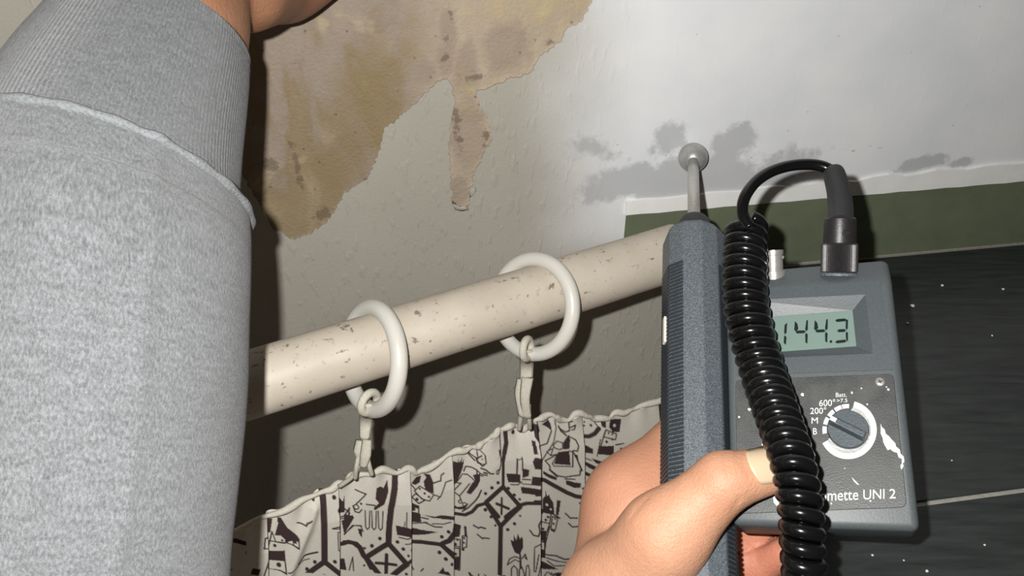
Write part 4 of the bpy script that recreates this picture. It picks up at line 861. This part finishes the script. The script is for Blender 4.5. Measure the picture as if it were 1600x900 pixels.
# coil: helix about a sagging centre line in front of the meter
cl = [(1166, 352), (1163, 430), (1169, 500), (1191, 580), (1215, 650), (1238, 722), (1250, 790), (1254, 850), (1257, 905), (1258, 990), (1256, 1060)]
def coil_d(x, y):
    f = m_depth(min(x, 1380), min(y, 830)); g = np.interp(y, [350, 420, 600, 690, 760, 900, 1060], [.012, .015, .016, .036, .038, .036, .03]); return f-g
cp = catmull([P(x, y, coil_d(x, y)) for x, y in cl], 40); dl = np.concatenate([[0], np.cumsum(np.linalg.norm(np.diff(cp, axis=0), axis=1))])
pitch = 21.3*.385/F; turns = dl[-1]/pitch; NS = int(turns*34); tq = np.linspace(0, dl[-1], NS)
cpath = np.stack([np.interp(tq, dl, cp[:, i]) for i in range(3)], 1); T, A_, B_ = frames(cpath, -FWD)
dep = (cpath-CAM)@FWD; tr = .0034; Rh = 36.0*dep/F-tr; Rh = np.minimum(Rh, .0082)
ph = 2*math.pi*tq/pitch
hel = cpath+Rh[:, None]*(np.cos(ph)[:, None]*A_-np.sin(ph)[:, None]*B_)
child('coil', lc_(tube(hel, tr, 12)), M['rubber'], lead)

# ================================================================== ELECTRODE PROBE
pt_, pb_ = P(1085, 364, .487), P(1094, 1010, .372)
axp = pt_-pb_; LP = np.linalg.norm(axp); axp /= LP
front = -FWD+axp*(FWD@axp); front /= np.linalg.norm(front); side = np.cross(front, axp); 
if side@RIGHT < 0: side = -side
probe = empty('electrode_probe', Matrix.Translation(Vector(pb_))); PO = Vector(pb_)
tag(probe, 'ribbed grey probe handle with a steel ball tip on the mouldy wall', 'probe')
def pl_(me): me.transform(Matrix.Translation(-PO)); return me
hw = .0167
def loft(sections, close=True):
    V = [p for s in sections for p in s]; n = len(sections[0]); Q = []
    for j in range(len(sections)-1):
        for i in range(n): Q.append((j*n+i, j*n+(i+1) % n, (j+1)*n+(i+1) % n, (j+1)*n+i))
    Q += [tuple(range(n-1, -1, -1)), tuple(range((len(sections)-1)*n, len(sections)*n))]
    bm = bmesh.new(); bm.from_mesh(mesh(V, Q)); return from_bm(bm)
def sect(h, k=1.0):    # ridged front, two facets, flat sides
    c = pb_+axp*h; return [c+side*a*hw*k+front*b*hw*k for a, b in ((-1, -.75), (-1, .35), (-.62, .80), (0, 1.0), (.58, .80), (1, .35), (1, -.75), (.6, -1), (-.6, -1))]
hm = bevelled(loft([sect(0), sect(LP-.012), sect(LP-.003, .99), sect(LP, .86)]), .0006, 2, 15)
hd = child('handle', pl_(hm), M['handle'], probe, False)
# grip ribs along both flanks
nr_ = 84; gl0, gl1 = .012, LP-.030
for sgn in (-1, 1):
    bm = bmesh.new()
    for i in range(nr_):
        h = gl0+(gl1-gl0)*i/(nr_-1); c = pb_+axp*h; hh = (gl1-gl0)/(nr_-1)*.30
        sec = [c+side*sgn*hw*a+front*hw*b for a, b in ((.62, .70), (.635, .835), (.80, .66), (1.045, .36), (1.05, -.55), (.9, -.6))]
        va = [bm.verts.new(p-axp*hh) for p in sec]; vb = [bm.verts.new(p+axp*hh) for p in sec]; n = len(sec)
        for k in range(n): bm.faces.new((va[k], va[(k+1) % n], vb[(k+1) % n], vb[k]))
        bm.faces.new(va[::-1]); bm.faces.new(vb)
    o = child('grip_ribs', pl_(from_bm(bm)), M['rib_plastic'], probe, False, 'fine dark ribs along one flank of the handle'); o['kind'] = 'stuff'
cx0 = pt_-axp*.001
bw = wall_d(1083, 246); BR = 22.5*bw/F; bc = P(1083, 246, bw-BR*.96-.001)
col_top = P(1084.5, 346, .493); ca = col_top-cx0; cl_ = np.linalg.norm(ca)
autosmooth(child('collar', pl_(lathe([(.0098, 0), (.0096, cl_*.75), (.0086, cl_), (.003, cl_)], 32, ca, cx0)), M['collar'], probe), 35)
sa = bc-col_top; sl_ = np.linalg.norm(sa); sr = 9.4*.52/F
shaft = child('shaft', pl_(lathe([(sr, -.003), (sr, sl_*.75), (sr*.92, sl_)], 24, sa, col_top)), M['steel'], probe)
bm = bmesh.new(); bmesh.ops.create_uvsphere(bm, u_segments=40, v_segments=24, radius=BR); me = from_bm(bm); me.transform(Matrix.Translation(Vector(bc)-PO))
child('ball_tip', me, M['ballsteel'], probe, True, 'dull steel ball')
ch = P(1032, 540, .405); child('white_sliver', pl_(bevelled(loft([[pb_+axp*h+side*(-hw*1.06)+side*a+front*b for a, b in ((-.001, -.001), (.001, -.001), (.001, .003), (-.001, .003))] for h in (LP*.665, LP*.735)]), .0003, 2)), M['paint'], probe, False)  # narrow white sliver on the left flank of the handle

# ================================================================== HAND HOLDING THE METER
H_ = lambda x, y, d: P(x, y, d)
thd = lambda x, y: m_depth(x, y)
tip = H_(1230, 727, thd(1230, 727)-.0125); ip = H_(1130, 753, thd(1140, 753)-.020); mcp = H_(1038, 838, .382); cmc = H_(965, 935, .405)
wr = H_(930, 1110, .425); fa = H_(880, 1330, .445); thn = H_(1000, 900, .41)
imc = H_(1082, 714, .464); web = H_(1000, 795, .448); hpl = H_(1085, 850, .462)
px_r = lambda r, d: r*d/F
fing = [[H_(1085, 735, .465), H_(1190, 668, .472), H_(1270, 645, .468), H_(1320, 640, .458)],
        [H_(1110, 790, .466), H_(1200, 745, .470), H_(1275, 722, .463), H_(1330, 715, .450)],
        [H_(1125, 845, .460), H_(1190, 815, .450), H_(1245, 790, .443), H_(1290, 775, .436)],
        [H_(1130, 905, .452), H_(1185, 885, .440), H_(1222, 862, .430), H_(1248, 850, .424)]]
GRO = [([(1138, 866), (1165, 862), (1195, 850), (1225, 834)], 2.6, .0016), ([(1168, 905), (1185, 880), (1182, 860)], 1.6, .0005), ([(1146, 798), (1150, 786), (1158, 778)], 2.0, .0010), ([(1133, 712), (1136, 735), (1139, 752)], 1.2, .0004), ([(1150, 705), (1158, 725), (1170, 745)], 2.2, .0005), ([(1160, 703), (1168, 722), (1180, 742)], 2.0, .0005), ([(1015, 775), (1000, 790), (985, 812)], 2.4, .0007)]
def thumb_fn(p):
    f = cone(p, ip, tip, .0136, .0098); f = smin(f, cone(p, mcp, ip, .0195, .0136), .004); return smin(f, cone(p, cmc, mcp, .029, .0195), .010)
def hand_fn(p):
    f = thumb_fn(p); g = cone(p, imc, web, .0265, .030)
    g = smin(g, cone(p, wr, fa, .029, .034), .012); g = smin(g, cone(p, web, wr, .030, .030), .012); g = smin(g, cone(p, hpl, wr, .026, .030), .012); g = smin(g, cone(p, cmc, wr, .029, .030), .012); g = smin(g, cone(p, hpl, imc, .024, .022), .010)
    for fg, r in zip(fing, (.0108, .0112, .0108, .0095)):
        g = smin(g, cone(p, fg[0], fg[1], r*1.15, r), .007)
        q = cone(p, fg[1], fg[2], r, r*.93); q = np.minimum(q, cone(p, fg[2], fg[3], r*.93, r*.8)); g = smin(g, q, .003)
    g = smin(g, cone(p, hpl, H_(1176, 868, .4535), .026, .0200), .006)
    f = smin(f, g, .006)
    near = np.abs(f) < .006
    if near.any():
        pp = p[near]; q = pp-CAM; zz_ = q@FWD; X = 800+F*(q@RIGHT)/zz_; Y = 450-F*(q@UP)/zz_; add = np.zeros(len(pp))
        for line, wd, dp in GRO:
            Dm = np.full(len(pp), 1e9)
            for a, b in zip(line[:-1], line[1:]):
                dx, dy = b[0]-a[0], b[1]-a[1]; t = np.clip(((X-a[0])*dx+(Y-a[1])*dy)/(dx*dx+dy*dy), 0, 1); Dm = np.minimum(Dm, np.hypot(X-a[0]-t*dx, Y-a[1]-t*dy))
            add += dp*np.exp(-(Dm/wd)**2)
        f[near] += add
    return f
allp = np.array([tip, ip, mcp, cmc, wr, fa, imc, web, hpl, *[q for fg in fing for q in fg]])
V, Q = surface_nets(hand_fn, allp.min(0)-.035, allp.max(0)+.035, .0015)
horig = np.array(web); me = fast_mesh(V-horig, Q)
vx, vy, _z = proj(V.reshape(-1, 3)) if False else (800+F*((V-CAM)@RIGHT)/((V-CAM)@FWD), 0, 0); tf = thumb_fn(V); pk = np.clip((tf-.004)/.016, 0, 1)*np.clip((vx-1040)/100, .25, 1)
at = me.attributes.new('pink', 'FLOAT', 'POINT'); at.data.foreach_set('value', pk.astype(np.float32))
hand = link('person', me, M['skin_hand'], None, Matrix.Translation(Vector(horig)))
tag(hand, 'bare hand gripping the grey meter and probe, thumb across the front', 'person')
# thumbnail: a thin curved plate lying on the thumb end
def cast(px, py):
    r = FWD+(px-800)/F*RIGHT+(450-py)/F*UP; d = .30
    ds = np.linspace(.30, .42, 241); v = thumb_fn(CAM+r[None]*ds[:, None]); k = int(np.argmin(v)) if v.min() > 0 else int(np.argmax(v <= 0))
    if 0 < k and v[k] <= 0: return CAM+r*(ds[k-1]+(ds[k]-ds[k-1])*v[k-1]/(v[k-1]-v[k]))
    return CAM+r*ds[k]
nv, nu = 9, 12; a0, a1, b1, b0 = (1164, 704), (1189, 757), (1236, 752), (1222, 690); V = []
for i in range(nu+1):
    for j in range(nv+1):
        s, t = i/nu, j/nv; e0 = (a0[0]+(a1[0]-a0[0])*t-5*math.sin(math.pi*t), a0[1]+(a1[1]-a0[1])*t); e1 = (b0[0]+(b1[0]-b0[0])*t+6*math.sin(math.pi*t), b0[1]+(b1[1]-b0[1])*t)
        q = cast(e0[0]+(e1[0]-e0[0])*s, e0[1]+(e1[1]-e0[1])*s); V.append(q-horig-FWD*.0003)
Q = [(i*(nv+1)+j, i*(nv+1)+j+1, (i+1)*(nv+1)+j+1, (i+1)*(nv+1)+j) for i in range(nu) for j in range(nv)]
nl = child('thumbnail', mesh(V, Q), M['nail'], hand); m = nl.modifiers.new('thick', 'SOLIDIFY'); m.thickness = .0007; m.offset = 0

# ================================================================== CRUMBS ON THE TILES
for i, (x, y, r, lab) in enumerate([(1425, 479, 4.2, 'white plaster crumb on dark tile, nearest the display'), (1472, 447, 3.0, 'small white plaster crumb near the skirting, level with the plug base'), (1567, 453, 3.0, 'white plaster crumb near the right end of the skirting'), (1418, 506, 2.6, 'brownish plaster crumb just below the one beside the display'),
                         (1550, 525, 2.0, 'tiny plaster crumb alone in the middle of the upper dark tile'), (1487, 720, 1.8, 'tiny plaster crumb just above the pale tile joint'), (1538, 852, 2.4, 'plaster crumb on the lower tile, farthest right'), (1448, 893, 3.4, 'plaster crumb lowest on the lower tile'), (1363, 868, 2.6, 'plaster crumb on the lower tile beside the cable'), (1412, 876, 2.0, 'plaster crumb on the lower tile between two others')]):
    c = floor_p(x, y); dz = ((c-CAM)@FWD)/F*r*.8; bm = bmesh.new(); bmesh.ops.create_icosphere(bm, subdivisions=2, radius=dz)
    for v in bm.verts: v.co *= random.uniform(.72, 1.15); v.co.z = v.co.z*.7+dz*.55; v.co.z = max(0, v.co.z)
    o = link('plaster_crumb', from_bm(bm), M['paint'], None, Matrix.Translation(Vector(c))); tag(o, lab, 'plaster crumb', 'plaster crumbs on the tiles')
